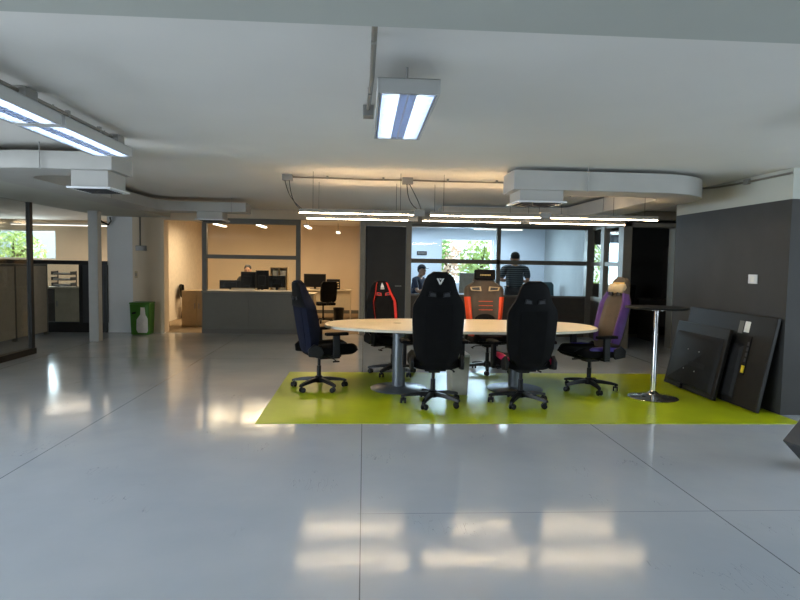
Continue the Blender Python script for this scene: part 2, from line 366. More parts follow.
# meeting room screen
g = MB(); 
g.box(2.735, 2.82, YP - .05, YP + .05, .86, 2.24); g.box(.97, 4.66, YP - .05, YP + .05, 1.5, 1.59); g.box(.97, 4.66, YP - .05, YP + .05, 2.24, 2.29); g.box(.97, 4.66, YP - .06, YP + .06, .82, .86)
g.box(4.64, 4.80, YP - .06, YP + .1, 0, 2.29)
g = struct(g.build('window_9', M['frame'], smooth=False), 'grey framed glazing of the meeting room behind the table', 'window')
for a, b in ((.97, 2.735), (2.82, 4.64)):
    for c, e in ((.86, 1.5), (1.59, 2.24)):
        MB().box(a, b, YP - .004, YP + .004, c, e).build('pane', M['glass'], g, smooth=False)
MB().box(.97, 4.64, YP - .03, YP + .03, 0, .82).build('lower_panel', M['darkbrown'], g, smooth=False)
# glazed return and doorway
g = MB(); g.box(4.72, 4.84, 11.62, 11.78, 0, 2.29); g.box(4.74, 4.82, 10.9, 12.29, 1.5, 1.58); g.box(4.74, 4.82, 10.9, 12.29, 2.24, 2.36); g.box(4.74, 4.82, 10.9, 12.29, .78, .86)
g = struct(g.build('window_10', M['lframe'], smooth=False), 'glazed return panes between meeting room and dark doorway', 'window')
for a, b in ((10.9, 11.62), (11.78, 12.29)):
    for c, e in ((.86, 1.5), (1.58, 2.24)):
        MB().box(4.776, 4.784, a, b, c, e).build('pane', M['glass'], g, smooth=False)
MB().box(4.75, 4.81, 10.9, 12.29, 0, .78).build('lower_panel', M['darkbrown'], g, smooth=False)
g = MB(); g.box(4.70, 4.86, 10.68, 10.9, 0, 2.30); g.box(5.66, 5.79, 10.68, 10.9, 0, 2.30); g.box(4.70, 5.79, 10.68, 10.9, 2.22, 2.30)
g = struct(g.build('door_2', M['lframe'], bevel=.004), 'beige-grey frame of the open dark doorway', 'door')

# left: black framed glass ---------------------------------------
g = MB(); GX = -5.1
g.box(GX - .03, GX + .03, 9.48, 9.56, 0, 2.32); g.box(GX - .05, GX + .05, 5.0, 9.56, 0, .09); g.box(GX - .05, GX + .05, 5.0, 5.1, .09, 2.32); g.box(GX - .04, GX + .04, 7.2, 7.26, .09, 2.32)
g = struct(g.build('window_11', M['blackframe'], smooth=False), 'black framed glass partition at the left edge', 'window')
MB().box(GX - .005, GX + .005, 5.1, 7.2, .09, 2.32).build('pane', M['smokeglass'], g, smooth=False)
MB().box(GX - .005, GX + .005, 7.26, 9.48, .09, 2.32).build('pane', M['smokeglass'], g, smooth=False)
g = MB(); 
g.box(-9.5, -5.12, YP - .05, YP + .05, .0, .2); g.box(-9.5, -5.12, YP - .05, YP + .05, 1.35, 1.43)
for a in (-9.5, -7.6, -5.66, -5.18): g.box(a, a + .07, YP - .05, YP + .05, .2, 1.35)
g = struct(g.build('window_12', M['blackframe'], smooth=False), 'low black framed screen with glass and charcoal panel', 'window')
for a, b in ((-9.43, -7.6), (-7.53, -5.66)): MB().box(a, b, YP - .004, YP + .004, .2, 1.35).build('pane', M['glass'], g, smooth=False)
MB().box(-5.59, -5.18, YP - .03, YP + .03, .2, 1.35).build('lower_panel', M['darkgrey'], g, smooth=False)
struct(MB().box(-4.86, -4.69, 10.92, 11.08, 0, 2.32).build('trim_10', M['col'], bevel=.01), 'slim grey-white column under the left beam', 'column')

# outside
sbox('ground', M['soil'], -40, 40, 17.9, 60, -.3, -.2, 'pale ground outside the windows', 'ground')

# ------------------------------------------------------------------ lime mat
tag(MB().box(-.98, 4.29, 5.5, 8.1, .0, .004).build('rug', M['lime'], smooth=False), 'lime green vinyl mat under the oval table and chairs', 'mat')

# ------------------------------------------------------------------ conference table
t = thing('conference_table', 'long oval pale wood table on two grey column pedestals', 'table', (1.2, 7.27, .004))
def superoval(a, b, n, k=72):
    p = []
    for i in range(k):
        th = 2*PI*i/k; c, s = math.cos(th), math.sin(th)
        p.append((a*math.copysign(abs(c)**(2/n), c), b*math.copysign(abs(s)**(2/n), s)))
    return p
MB().prism(superoval(1.66, .74, 2.5), .722, .75).build('tabletop', M['tabletop'], t, bevel=.004, angle=30)
MB().prism(superoval(1.663, .743, 2.5), .719, .745).build('edge_band', M['edge'], t, angle=30)
MB().box(-1.1, 1.1, -.09, -.03, .665, .719).box(-1.1, 1.1, .03, .09, .665, .719).box(-.83, -.71, -.45, .1, .68, .719).box(.57, .69, -.45, .1, .68, .719).build('under_frame', M['black'], t, bevel=.004)
for x in (-.77, .63):
    l = MB(); l.lathe([(.078, .02), (.078, .68)]); 
    for v in l.bm.verts: v.co += Vector((x, -.22, 0))
    lo = l.build('leg', M['pillar'], t)
    l = MB(); l.lathe([(.33, 0), (.335, .008), (.325, .016), (.12, .03), (.09, .04)], 40)
    for v in l.bm.verts: v.co += Vector((x, -.22, 0))
    l.build('base_plate', M['pillar'], t)
gm = MB(); gm.lathe([(.05, .748), (.05, .752), (.04, .753)], 20)
for v in gm.bm.verts: v.co += Vector((-.78, .1, 0))
gm.build('cable_grommet', M['beige'], t)

# ------------------------------------------------------------------ gaming chairs
BACKW = [(0, .165), (.03, .19), (.08, .215), (.2, .248), (.45, .262), (.58, .266), (.645, .262), (.70, .235), (.76, .20), (.83, .172), (.90, .155), (.95, .135), (.98, .105), (1.0, .07)]
ROUND = BACKW
SQUARE = [(0, .165), (.03, .19), (.08, .215), (.2, .245), (.45, .27), (.60, .285), (.72, .285), (.765, .265), (.80, .20), (.83, .155), (.90, .145), (.95, .13), (.98, .10), (1.0, .06)]
def halfw(t):
    for (a, wa), (b, wb) in zip(BACKW, BACKW[1:]):
        if t <= b: return wa + (wb - wa) * (t - a) / (b - a)
    return BACKW[-1][1]
def back_loft(L, a, wscale=1.0, infl=0.0, u0=-1.0, u1=1.0, t0=0.0, t1=1.0, rows=30, wing=.038, front_only=False, rear_only=False):
    """closed sections of the bucket back; u runs across, front edges swell into side wings"""
    rings = []
    y0, z0 = -.235, .455
    ts = [t0 + (t1 - t0) * (i / (rows - 1)) for i in range(rows)]
    N = 13
    for t in ts:
        w = halfw(t) * wscale + infl; s = t * L
        d = (.10 - .035 * t) * (0.75 if t > .985 else 1)
        curve = .03 * math.sin(PI * min(1, t / .55)) - .0 
        ring = []
        def pt(u, side):
            e = (1 - abs(u) ** 6)
            yb = -d * .5 * (1 - .35 * u * u) * (e * .5 + .5) - (infl if side < 0 else 0)
            wg = wing * (1 - .75 * max(0, (t - .62) / .38)) if t > .62 else wing * min(1, .35 + t * 2)
            yf = d * .5 * (e * .75 + .25) + wg * math.exp(-((abs(u) - .82) / .17) ** 2) + infl + curve * (1 - u * u) * .6
            yl = yb if side < 0 else yf
            if front_only and side < 0: yl = d * .1
            if rear_only and side > 0: yl = -d * .1
            return Vector((u * w, y0 + yl * math.cos(a) - s * math.sin(a), z0 + s * math.cos(a) + yl * math.sin(a)))
        for i in range(N): ring.append(pt(u0 + (u1 - u0) * i / (N - 1), -1))
        for i in range(N): ring.append(pt(u1 - (u1 - u0) * i / (N - 1), 1))
        rings.append(ring)
    return rings
def backmx(a):  # local frame on the back: x across, y out of the front, z up along the back
    return T(0, -.235, .455) @ RX(a)

def gaming_chair(label, loc, yaw, top=1.38, recline=.16, back=None, bolster=None, seat=None, seatside=None, logo=None, pillow=None, slots=None, spin=0.0, piping=None, lumbar=None, baseyaw=0.0, arm=.69, bu=(.66, 1.0), bt=(.10, .70), square=False, bigslot=False, wscale=1.0, wing=.055, bo=0.0):
    global BACKW
    BACKW = SQUARE if square else ROUND
    back = back or M['leather']; seat = seat or M['leather']
    t = thing('gaming_chair', label, 'gaming chair', loc, yaw, 'gaming chairs around the oval table')
    zf = .0
    # star base
    b = MB(); b.lathe([(.05, .075), (.055, .09), (.05, .135), (.036, .15)], 20)
    for k in range(5):
        m = RZ(baseyaw + 2*PI*k/5)
        b.loft([[m @ Vector(p) for p in ((r, -w, z), (r, w, z), (r, w*.8, z + h), (r, -w*.8, z + h))] for r, w, z, h in ((.03, .03, .085, .05), (.14, .026, .088, .04), (.26, .022, .078, .032), (.325, .02, .068, .026), (.338, .014, .07, .016))])
    b.build('base', M['black'], t, angle=35)
    for k in range(5):
        m = RZ(baseyaw + 2*PI*k/5) @ T(.31, 0, 0) @ RZ(.7 + k * 1.3 + spin)
        c = MB(); c.tube([m @ Vector((0, 0, .05)), m @ Vector((0, 0, .08))], .009, 8)
        c.loft([[m @ Vector((x, yy, z)) for x, z in ((-.032, .03), (-.026, .052), (-.008, .066), (.014, .062), (.016, .05), (-.01, .04))] for yy in (-.012, .012)])
        co_ = c.build('caster', M['black'], t)
        for sgn in (-1, 1):
            w = MB(); w.lathe([(.012, -.009), (.028, -.009), (.0305, -.004), (.0305, .006), (.026, .009), (.012, .009)], 18, m @ T(-.012, sgn * .021, .0305) @ RX(PI/2))
            w.build('wheel', M['black'], co_)
    MB().lathe([(.026, .12), (.026, .27), (.018, .271), (.018, .36), (.032, .37), (.034, .385)], 18).build('gas_lift', M['black'], t)
    MB().box(-.11, .11, -.16, .15, .375, .405).box(-.06, .06, -.1, .08, .35, .375).build('tilt_mechanism', M['black'], t, bevel=.006)
    lv = MB(); lv.tube([(.06, .02, .37), (.18, .03, .365), (.225, .04, .35)], [.006, .006, .007], 8); lv.box(.215, .235, .0, .08, .335, .352); lv.build('lever', M['black'], t, bevel=.004)
    if bo:
        for ch in t.children:
            if ch.name.split('.')[0] in ('base', 'caster', 'gas_lift'): ch.location.y = bo
    # seat: rounded cushion with raised sides
    rings = []
    for i in range(15):
        q = i / 14; y = -.24 + .56 * q
        w = .255 + .012 * math.sin(PI * q) - (.05 * ((q - .85) / .15) ** 2 if q > .85 else 0) - (.03 * ((.1 - q) / .1) ** 2 if q < .1 else 0)
        zt = .515 + .02 * q - (.05 * ((q - .82) / .18) ** 2 if q > .82 else 0); zb = .405 + (.035 * ((q - .8) / .2) ** 2 if q > .8 else 0)
        ring = []
        for j in range(13):
            u = -1 + 2 * j / 12; ring.append(Vector((u * w, y, zb + .03 * abs(u) ** 5)))
        for j in range(13):
            u = 1 - 2 * j / 12; ring.append(Vector((u * w * (1 - .02), y, zt + .03 * math.exp(-((abs(u) - .8) / .16) ** 2) - .035 * abs(u) ** 8 - .012 * (1 - u * u))))
        rings.append(ring)
    MB().loft(rings).build('seat', seat, t, angle=60)
    if seatside:
        for sgn in (-1, 1):
            rr = []
            for i in range(12):
                q = i / 11; y = -.225 + .44 * q; r_ = .028 * (1 - .5 * abs(q - .45))
                zc = .505 + .015 * q - (.03 * ((q - .8) / .2) ** 2 if q > .8 else 0)
                rr.append([Vector((sgn * (.222 + 1.3 * r_ * math.cos(2*PI*k/10)), y, zc - .012 + 1.9 * r_ * math.sin(2*PI*k/10))) for k in range(10)])
            MB().loft(rr).build('seat_bolster', seatside, t, angle=60)
    # back
    L = (top - .455) / math.cos(recline)
    MB().loft(back_loft(L, recline, wscale, wing=wing)).build('backrest', back, t, angle=60)
    MB().loft(back_loft(L, recline, wscale, .005, -.52, .52, .04, .66, 22, wing=wing, rear_only=True)).build('back_panel', M['blackfab'] if back is not M['navy'] else M['navy'], t, angle=60)
    if back is M['navy']: MB().loft(back_loft(L, recline, wscale, .006, -.96, .96, .64, .985, 16, wing=wing, rear_only=True)).build('head_panel', M['leather'], t, angle=60)
    if bolster:
        for u0, u1 in ((-bu[1], -bu[0]), bu):
            MB().loft(back_loft(L, recline, wscale, .005, u0, u1, bt[0], bt[1], 22, wing=wing, front_only=True)).build('side_bolster', bolster, t, angle=60)
    if piping:
        m = backmx(recline)
        for sgn in (-1, 1):
            pts = [m @ Vector((sgn * halfw(tt) * wscale * .60, .060 + .03 * math.sin(PI * min(1, tt / .8)), tt * L)) for tt in [.12 + .07 * i for i in range(13)]]
            MB().tube(pts, .010, 8).build('piping', piping, t)
    m = backmx(recline)
    # harness slots near the shoulders
    sl = slots or M['black']
    for sgn in (-1, 1):
        for yy, sd in (((.075, 1),) if bigslot else ((.062, 1), (-.046, -1))):
            out = [(sgn * .05, .685 * L), (sgn * .20, .695 * L), (sgn * .215, .745 * L), (sgn * .06, .755 * L)] if bigslot else [(sgn * .03, .735 * L), (sgn * .115, .745 * L), (sgn * .105, .80 * L), (sgn * .035, .785 * L)]
            cx = sum(p[0] for p in out) / 4; cz = sum(p[1] for p in out) / 4
            inn = [(cx + (x - cx) * .72, cz + (z - cz) * .66) for x, z in out]
            q = MB()
            V = [[q.bm.verts.new(m @ Vector((x, yy + dy, z))) for x, z in pl] for pl, dy in ((out, 0), (out, sd * .008), (inn, sd * .008), (inn, -sd * .0))]
            for A, Bq in zip(V, V[1:]):
                for i in range(4): q.bm.faces.new((A[i], A[(i+1) % 4], Bq[(i+1) % 4], Bq[i]))
            q.bm.faces.new(V[3])
            so = q.build('harness_slot', sl if sd > 0 else M['black'], t, smooth=False)
            MB().loft([[m @ Vector((x, yy + dy, z)) for x, z in inn] for dy in (sd * .0005, sd * .003)]).build('slot_insert', M['darkgrey'], so, smooth=False)
    # hinge covers
    for sgn in (-1, 1):
        h_ = MB(); h_.loft([[Vector((x, y, z)) for y, z in ((-.30, .42), (-.16, .40), (-.12, .45), (-.15, .52), (-.24, .56), (-.31, .50))] for x in (sgn * .243, sgn * .275)])
        h_.build('hinge_cover', M['black'], t, bevel=.008)
    # armrests
    for sgn in (-1, 1):
        ar = MB(); ar.box(sgn * .31 - .02, sgn * .31 + .02, -.03, .05, .42, arm - .03); ar.box(min(sgn * .08, sgn * .33), max(sgn * .08, sgn * .33), -.03, .05, .395, .42)
        ao = ar.build('armrest', M['black'], t, bevel=.006)
        MB().loft([[Vector((sgn * .31 + x * w_, y, z)) for x, z in ((-1, arm - .03), (1, arm - .03), (1, arm - .008), (.8, arm), (-.8, arm), (-1, arm - .008))] for y, w_ in ((-.12, .035), (-.10, .046), (.0, .05), (.12, .046), (.145, .032))]).build('arm_pad', M['blackfab'], ao, angle=50)
    if lumbar:
        MB().ball((0, .075, .26 * L), (.15, .045, .085), 16, 10, m).build('lumbar_pillow', lumbar, t)
        for k in range(3):
            MB().box(-.10, .10, .118, .124, .40 * L + k * .06, .40 * L + k * .06 + .008, m).build('seam_line', M['orange'], t, smooth=False)
    if pillow == 'block':
        p = MB(); p.box(-.15, .15, .03, .10, .855 * L, 1.01 * L, m); po = p.build('head_pillow', M['leather'], t, bevel=.02, seg=3)
        lt = MB()
        for k in range(7): lt.box(-.075 + k * .022, -.06 + k * .022, .1, .103, .915 * L, .935 * L, m)
        lt.build('emblem', M['gold'], po, smooth=False)
    if pillow == 'butterfly':
        p = MB(); p.loft([[m @ Vector((x, .045 + .055 * hh * math.cos(th), (.84 * L) + .055 * (1 + .35 * abs(x) / .1) * hh * math.sin(th))) for th in [2*PI*k/14 for k in range(14)]] for x, hh in ((-.14, .3), (-.12, .8), (-.05, .95), (0, .85), (.05, .95), (.12, .8), (.14, .3))])
        po = p.build('head_pillow', M['beige'], t, angle=60)
        MB().box(-.10, .10, .03, .045, .90 * L, .925 * L, m).build('strap', M['gold'], po, smooth=False)
    if logo == 'v':
        q = MB(); z = .905 * L; y = -.0495
        def tri(pts): q.loft([[m @ Vector((x, y - dy, z + zz)) for x, zz in pts] for dy in (0, .004)])
        y = -.036
        tri([(-.038, .03), (-.019, .03), (.0, -.012), (-.004, -.035)]); tri([(.038, .03), (.019, .03), (0, -.012), (.004, -.035)]); tri([(-.013, .03), (.013, .03), (.006, .017), (-.006, .017)])
        q.build('emblem', M['silver'], t, smooth=False)
    if logo == 'spade':
        q = MB(); z = .90 * L; y = .045
        q.loft([[m @ Vector((x, y + dy, z + zz)) for x, zz in ((-.028, -.02), (-.02, .01), (0, .05), (.02, .01), (.028, -.02))] for dy in (0, .008)])
        q.box(-.03, .03, y, y + .008, z - .04, z - .028, m)
        q.build('emblem', M['silver'], t, smooth=False)
    if logo == 'bar':
        pass
    return t

FZ = .004
gaming_chair('navy and black gaming chair side-on at the left end of the oval table', (-.43, 7.09, FZ), -PI/2 + .40, 1.27, .17, bo=-.09, back=M['navy'], seat=M['blackfab'], baseyaw=.25, wing=.09)
gaming_chair('black gaming chair with bright red inner edges and a small pale emblem, behind the table', (.40, 7.98, FZ), PI + .55, 1.24, .13, back=M['leather'], bolster=M['red'], bu=(.60, .74), bt=(.12, .97), logo='spade', slots=M['red'], baseyaw=.5, wscale=.92, wing=.07)
gaming_chair('plain black gaming chair seen from behind with a silver V emblem on its head', (.75, 6.29, FZ), .03, 1.41, .10, logo='v', baseyaw=-.75)
gaming_chair('gaming chair with orange-red edges and black head pillow with gold lettering', (1.73, 8.2, FZ), PI + .03, 1.40, .12, back=M['brownfab'], bolster=M['orange'], bu=(.72, 1.0), bt=(.12, .60), slots=M['beige'], pillow='block', lumbar=M['leather'], seatside=M['orange'], baseyaw=.1, square=True, bigslot=True)
gaming_chair('black gaming chair seen from behind with pink seat bolsters', (1.70, 6.30, FZ), .10, 1.33, .10, seatside=M['pink'], baseyaw=-.95)
gaming_chair('purple gaming chair with beige head pillow at the right end of the oval table', (2.73, 7.03, FZ), PI/2 + .30, 1.36, .24, back=M['brownfab'], bolster=M['purple'], bu=(.55, 1.0), bt=(.12, .78), seat=M['blackfab'], seatside=M['violet'], pillow='butterfly', baseyaw=.35, wing=.06, wscale=.9)

# grey bin under the table
b = thing('waste_bin', 'warm grey box-shaped bin standing under the table', 'bin', (1.10, 6.86, FZ), .05)
MB().loft([[(-.09, -.16, 0), (.09, -.16, 0), (.09, .16, 0), (-.09, .16, 0)], [(-.105, -.18, .44), (.105, -.18, .44), (.105, .18, .44), (-.105, .18, .44)]]).build('body', M['binbox'], b, bevel=.008)
MB().box(-.112, .112, -.187, .187, .44, .47).build('lid', M['steelwhite'], b, bevel=.008)

# ------------------------------------------------------------------ bar table
b = thing('bar_table', 'tall round bar table with black top and chrome pole', 'table', (3.33, 6.62, FZ))
MB().lathe([(.30, 1.02), (.335, 1.024), (.34, 1.034), (.335, 1.044), (.02, 1.046)], 48).build('tabletop', M['black'], b)
MB().lathe([(.03, .06), (.03, .72), (.036, .722), (.036, .74), (.028, .742), (.028, 1.0), (.11, 1.005), (.11, 1.02)], 24).build('pole', M['chrome'], b)
MB().lathe([(.27, 0), (.275, .006), (.26, .014), (.14, .028), (.07, .045), (.035, .075), (.03, .08)], 48).build('base', M['chrome'], b)

# ------------------------------------------------------------------ leaning televisions
def tv(label, loc, rz, rx, w, hgt, big):
    t = thing('television', label, 'television', loc, rz, None, rx)
    MB().box(-w/2, w/2, -.028, .012, 0, hgt).build('case', M['tv'], t, bevel=.006)
    MB().box(-w/2 + .012, w/2 - .012, -.0295, -.028, .02, hgt - .012).build('screen', M['screen'], t, smooth=False)
    if big:
        # raised electronics cover, port recess, stickers
        MB().loft([[(-.40, .012, .06), (.55, .012, .06), (.55, .012, .66), (-.40, .012, .66)], [(-.37, .04, .08), (.52, .04, .08), (.52, .04, .62), (-.37, .04, .62)]]).build('back_cover', M['tvpanel'], t, bevel=.004)
        p = MB().box(-.50, -.45, .012, .020, .34, .76).build('port_strip', M['black'], t, smooth=False)
        MB().box(-.495, -.455, .020, .030, .36, .44).build('socket', M['yellow'], p, smooth=False)
        for k in range(4): MB().box(-.49, -.46, .020, .024, .48 + k * .06, .52 + k * .06).build('socket', M['darkgrey'], p, smooth=False)
        MB().box(-.42, -.33, .012, .0135, .80, .92).build('sticker', M['paper'], t, smooth=False)
        MB().box(-.31, -.23, .012, .0135, .78, .92).build('sticker', M['frame'], t, smooth=False)
    else:
        MB().loft([[(-w/2 + .06, .012, .05), (w/2 - .06, .012, .05), (w/2 - .06, .012, hgt - .12), (-w/2 + .06, .012, hgt - .12)], [(-w/2 + .10, .045, .08), (w/2 - .10, .045, .08), (w/2 - .10, .045, hgt - .2), (-w/2 + .10, .045, hgt - .2)]]).build('back_cover', M['tvpanel'], t, bevel=.004)
        MB().box(.1, .18, .012, .05, .0, .06).build('foot', M['black'], t, bevel=.004)
        v = MB()
        for k in range(18): v.box(-.3 + k * .02, -.29 + k * .02, .045, .047, .3, .36)
        v.build('vent', M['black'], t, smooth=False)
        for k in range(4): MB().lathe([(.009, 0), (.008, .004)], 12, T(-.12 + .24 * (k % 2), .045, .25 + .24 * (k // 2)) @ RX(-PI/2)).build('screw', M['galv'], t)
    return t
tv('large black television with white sticker leaning back-side out against the charcoal wall', (4.06, 6.69, FZ + .01), PI/2, .19, 1.64, 1.0, True)
tv('smaller black television leaning in front of the larger one', (3.93, 6.97, FZ + .01), PI/2, .21, 1.10, .82, False)

# dark tilted panel cut off at the right edge
b = thing('display_stand', 'dark grey tilted panel cut off at the right edge', 'display', (3.47, 4.25, -.015), 0)
m = T(0, 0, .235) @ RZ(.15) @ RY(PI/4.2)
MB().box(-.19, .19, -.09, .09, -.2, .2, m).build('panel', M['darkgrey'], b, bevel=.01)
MB().box(-.16, .16, -.095, -.09, -.17, .17, m).build('face', M['tvpanel'], b, smooth=False)
MB().tube([(-.10, 0, .1), (-.11, 0, .01)], .012).build('leg', M['steelwhite'], b)

# ------------------------------------------------------------------ ceiling lights
def fluoro():
    t = thing('ceiling_light', 'bright rectangular fluorescent ceiling light on its own at top centre', 'ceiling light', (.212, 3.60, 2.34), 0, 'fluorescent ceiling lights')
    w, l, h_ = .157, .565, .075
    b = MB(); b.box(-w, w, -l, l, h_ - .006, h_); b.box(-w, -w + .012, -l, l, 0, h_); b.box(w - .012, w, -l, l, 0, h_); b.box(-w + .012, w - .012, -l, -l + .02, 0, h_); b.box(-w + .012, w - .012, l - .02, l, 0, h_)
    b.build('housing', M['fixture'], t, bevel=.002)
    MB().box(-w + .014, w - .014, -l + .022, l - .022, h_ - .014, h_ - .008).build('reflector', M['reflector'], t, smooth=False)
    for x in (-.07, .07): MB().tube([(x, -l + .03, .045), (x, l - .03, .045)], .013, 10).build('tube', M['tube'], t)
    g = MB(); g.box(-.004, .004, -l + .022, l - .022, .003, .05)
    for sx in (-.135, -.04, .04, .135): g.box(sx - .003, sx + .003, -l + .022, l - .022, .003, .05)
    for k in range(19):
        y = -l + .06 + k * (2 * l - .12) / 18; g.box(-.143, .143, y - .002, y + .002, .003, .034)
    g.build('louver', M['louver'], t, smooth=False)
    for y in (-.4, .4): MB().tube([(0, y, h_), (0, y, CE - 2.34)], .006, 8).build('hanger', M['galv'], t)
    return t
F0 = fluoro()
f1 = copy_tree(F0, 'nearer of the two end-to-end fluorescent lights at top left'); f1.location = (-2.10, 3.46, 2.34)
f2 = copy_tree(F0, 'farther of the two end-to-end fluorescent lights at top left'); f2.location = (-2.10, 4.64, 2.34)
for k_, (x_, y_) in enumerate(((-2.1, -1.0), (.2, -1.0), (2.5, -1.0), (-4.4, .3), (4.6, .3), (3.4, 3.5), (-4.6, 3.6))):  # unseen extra fixtures, added to raise the overhead light
    f_ = copy_tree(F0, 'added fluorescent light out of view, %s' % ('behind the beam on the left', 'behind the camera in the middle', 'behind the camera on the right', 'beside the camera on the left', 'beside the camera on the right', 'beyond the right edge of the view', 'beyond the left edge of the view')[k_]); f_.location = (x_, y_, 2.34)

def linear():
    t = thing('pendant_light', '', 'linear pendant light', (0, 0, 2.04), 0, 'warm linear lights above the oval table')
    MB().loft([[(x, y, z) for y, z in ((-.03, .014), (.03, .014), (.028, .054), (.014, .054), (.012, .044), (-.012, .044), (-.014, .054), (-.028, .054))] for x in (-.655, .655)]).build('housing', M['lframe'], t, bevel=.002)
    MB().loft([[(x, .016 * math.cos(a), .014 + .009 * math.sin(a)) for a in [PI + PI * k / 8 for k in range(9)]] for x in (-.65, .65)]).build('diffuser', M['strip'], t)
    MB().box(-.64, .64, -.011, .011, .044, .047).build('added_uplight', M['added_uplight'], t, smooth=False)  # glowing strip added on the housing top to warm the ceiling
    for x in (-.659, .655): MB().box(x, x + .004, -.031, .031, -.002, .055).build('end_cap', M['lframe'], t, smooth=False)
    for x in (-.5, .5): MB().tube([(x, 0, .06), (x, 0, CE - 2.04)], .0025, 6).build('suspension_wire', M['cable'], t)
    return t
P0 = linear()
k = 0
for row, y in ((0, 6.95), (1, 7.85)):
    for col, x in enumerate((-.09, 1.41, 2.80)):
        p = P0 if k == 0 else copy_tree(P0)
        p.location = (x, y, 2.04)
        p['label'] = 'glowing linear light, %s of the %s row above the table' % (('left end', 'middle', 'right end')[col], ('front', 'rear')[row])
        k += 1
for row, y in ((0, 6.95), (1, 7.85)):
    for x, nm in ((.63, 'left'), (2.105, 'right')):
        o = MB().box(-.0605, .0605, -.04, .04, .0, .075).build('coupling', M['galv'], None, bevel=.003); o.location = (x, y, 2.04)
        tag(o, 'small grey coupling box joining the %s pair of linear lights in the %s row' % (nm, ('front', 'rear')[row]), 'coupling', 'couplings of the linear lights')

# ------------------------------------------------------------------ ducts
def arc(cx, cy, r, a0, a1, n=9): return [(cx + r * math.cos(a0 + (a1 - a0) * i / n), cy + r * math.sin(a0 + (a1 - a0) * i / n)) for i in range(n + 1)]
def duct(label, path, w, z0, z1, plen, grilles, rods):
    t = thing('air_duct', label, 'air duct', (0, 0, 0))
    P = [Vector((*p, 0)) for p in path]; rings = []
    for i, p in enumerate(P):
        d = (P[min(i + 1, len(P) - 1)] - P[max(0, i - 1)]).normalized(); n = Vector((-d.y, d.x, 0))
        a, b = p + n * w/2, p - n * w/2
        rings.append([(a.x, a.y, z0), (b.x, b.y, z0), (b.x, b.y, z1), (a.x, a.y, z1)])
    MB().loft(rings).build('duct_body', M['duct'], t, bevel=.006, angle=35)
    for (x0, x1, y0, y1, zz) in plen:
        b = MB().box(x0, x1, y0, y1, zz, z0).build('plenum_box', M['duct'], t, bevel=.005)
        g = MB(); g.box(x0 - .03, x1 + .03, y0 - .03, y1 + .03, zz - .018, zz)
        gg = g.build('diffuser', M['steelwhite'], b, bevel=.004)
        s = MB()
        for k in range(8):
            yy = y0 + .03 + k * (y1 - y0 - .06) / 7; s.box(x0 + .02, x1 - .02, yy - .012, yy, zz - .024, zz - .018)
        s.build('vane', M['black'], b, smooth=False)
    for (x, y) in rods: MB().tube([(x, y, z0 - .01), (x, y, CE)], .005, 8).build('hanger_rod', M['galv'], t)
    return t
pr = [(1.53, 6.4), (3.05, 6.4)] + arc(3.05, 7.0, .6 - .0, -PI/2, 0)[1:] + [(3.65, 9.9)] + arc(3.05, 9.9, .6, 0, PI/2)[1:] + [(1.32, 10.5)]
# pr: front leg, elbow, side leg, elbow, rear leg
duct('white U-shaped air duct hung under the ceiling on the right', pr, .48, 2.275, 2.475, [(1.60, 2.06, 6.18, 6.62, 2.165)], [], [(2.3, 6.14), (2.3, 6.66), (3.38, 8.4)])
pl = [(-2.28, 5.86), (-3.0, 5.86)] + list(reversed(arc(-3.0, 6.46, .6, PI, 3*PI/2)))[1:] + [(-3.6, 9.8)] + list(reversed(arc(-3.0, 9.8, .6, PI/2, PI)))[1:] + [(-1.97, 10.4)]
duct('white U-shaped air duct hung under the ceiling on the left', pl, .48, 2.29, 2.45, [(-2.66, -2.33, 5.66, 6.06, 2.14), (-2.78, -2.36, 10.2, 10.6, 2.17)], [], [(-2.9, 5.60), (-3.34, 8.2), (-2.2, 10.14)])

# ------------------------------------------------------------------ conduits and boxes
def conduit(label, pts, boxes, r=.011, clips=()):
    t = thing('conduit', label, 'conduit', (0, 0, 0))
    MB().tube(pts, r, 8).build('pipe', M['conduit'], t)
    for (x, y, z, sx, sy, sz) in boxes: MB().box(x - sx, x + sx, y - sy, y + sy, z - sz, z + sz).build('junction_box', M['galv'], t, bevel=.004)
    for (x, y, z) in clips: MB().box(x - .012, x + .012, y - .015, y + .015, z - .014, CE).build('clip', M['galv'], t, smooth=False)
    return t
conduit('grey conduit crossing the ceiling above the table lights', [(-.9, 7.3, 2.497), (-.4, 7.3, 2.495), (.1, 7.3, 2.488), (.45, 7.3, 2.495), (.9, 7.3, 2.49), (1.85, 7.3, 2.495)], [(-.92, 7.28, 2.485, .06, .05, .035), (.51, 7.28, 2.48, .065, .05, .04)], .010, [(-.45, 7.3, 2.497), (.22, 7.3, 2.495), (1.0, 7.3, 2.497), (1.6, 7.3, 2.497)])
conduit('pale conduit running from the ceiling beam to the centre fluorescent light', [(.03, 2.07, 2.49), (.032, 2.6, 2.488), (.03, 3.3, 2.49), (.015, 3.95, 2.49)], [(.015, 4.0, 2.48, .035, .05, .035)], .013, [(.031, 2.75, 2.49), (.022, 3.6, 2.49)])
conduit('pale conduit above the pair of fluorescent lights at top left', [(-2.08, 2.1, 2.49), (-2.08, 3.2, 2.485), (-2.08, 4.2, 2.49), (-2.08, 5.35, 2.49)], [(-2.08, 3.85, 2.475, .05, .07, .04), (-2.08, 5.2, 2.475, .05, .07, .04)], .014, [(-2.08, 3.5, 2.49), (-2.08, 4.4, 2.49), (-2.08, 4.9, 2.49)])
conduit('dark conduit along the top of the charcoal wall at right', [(4.285, 5.86, 2.47), (4.285, 6.6, 2.47), (4.25, 7.1, 2.475), (3.95, 7.5, 2.48)], [(4.27, 6.55, 2.47, .02, .04, .03)], .012)
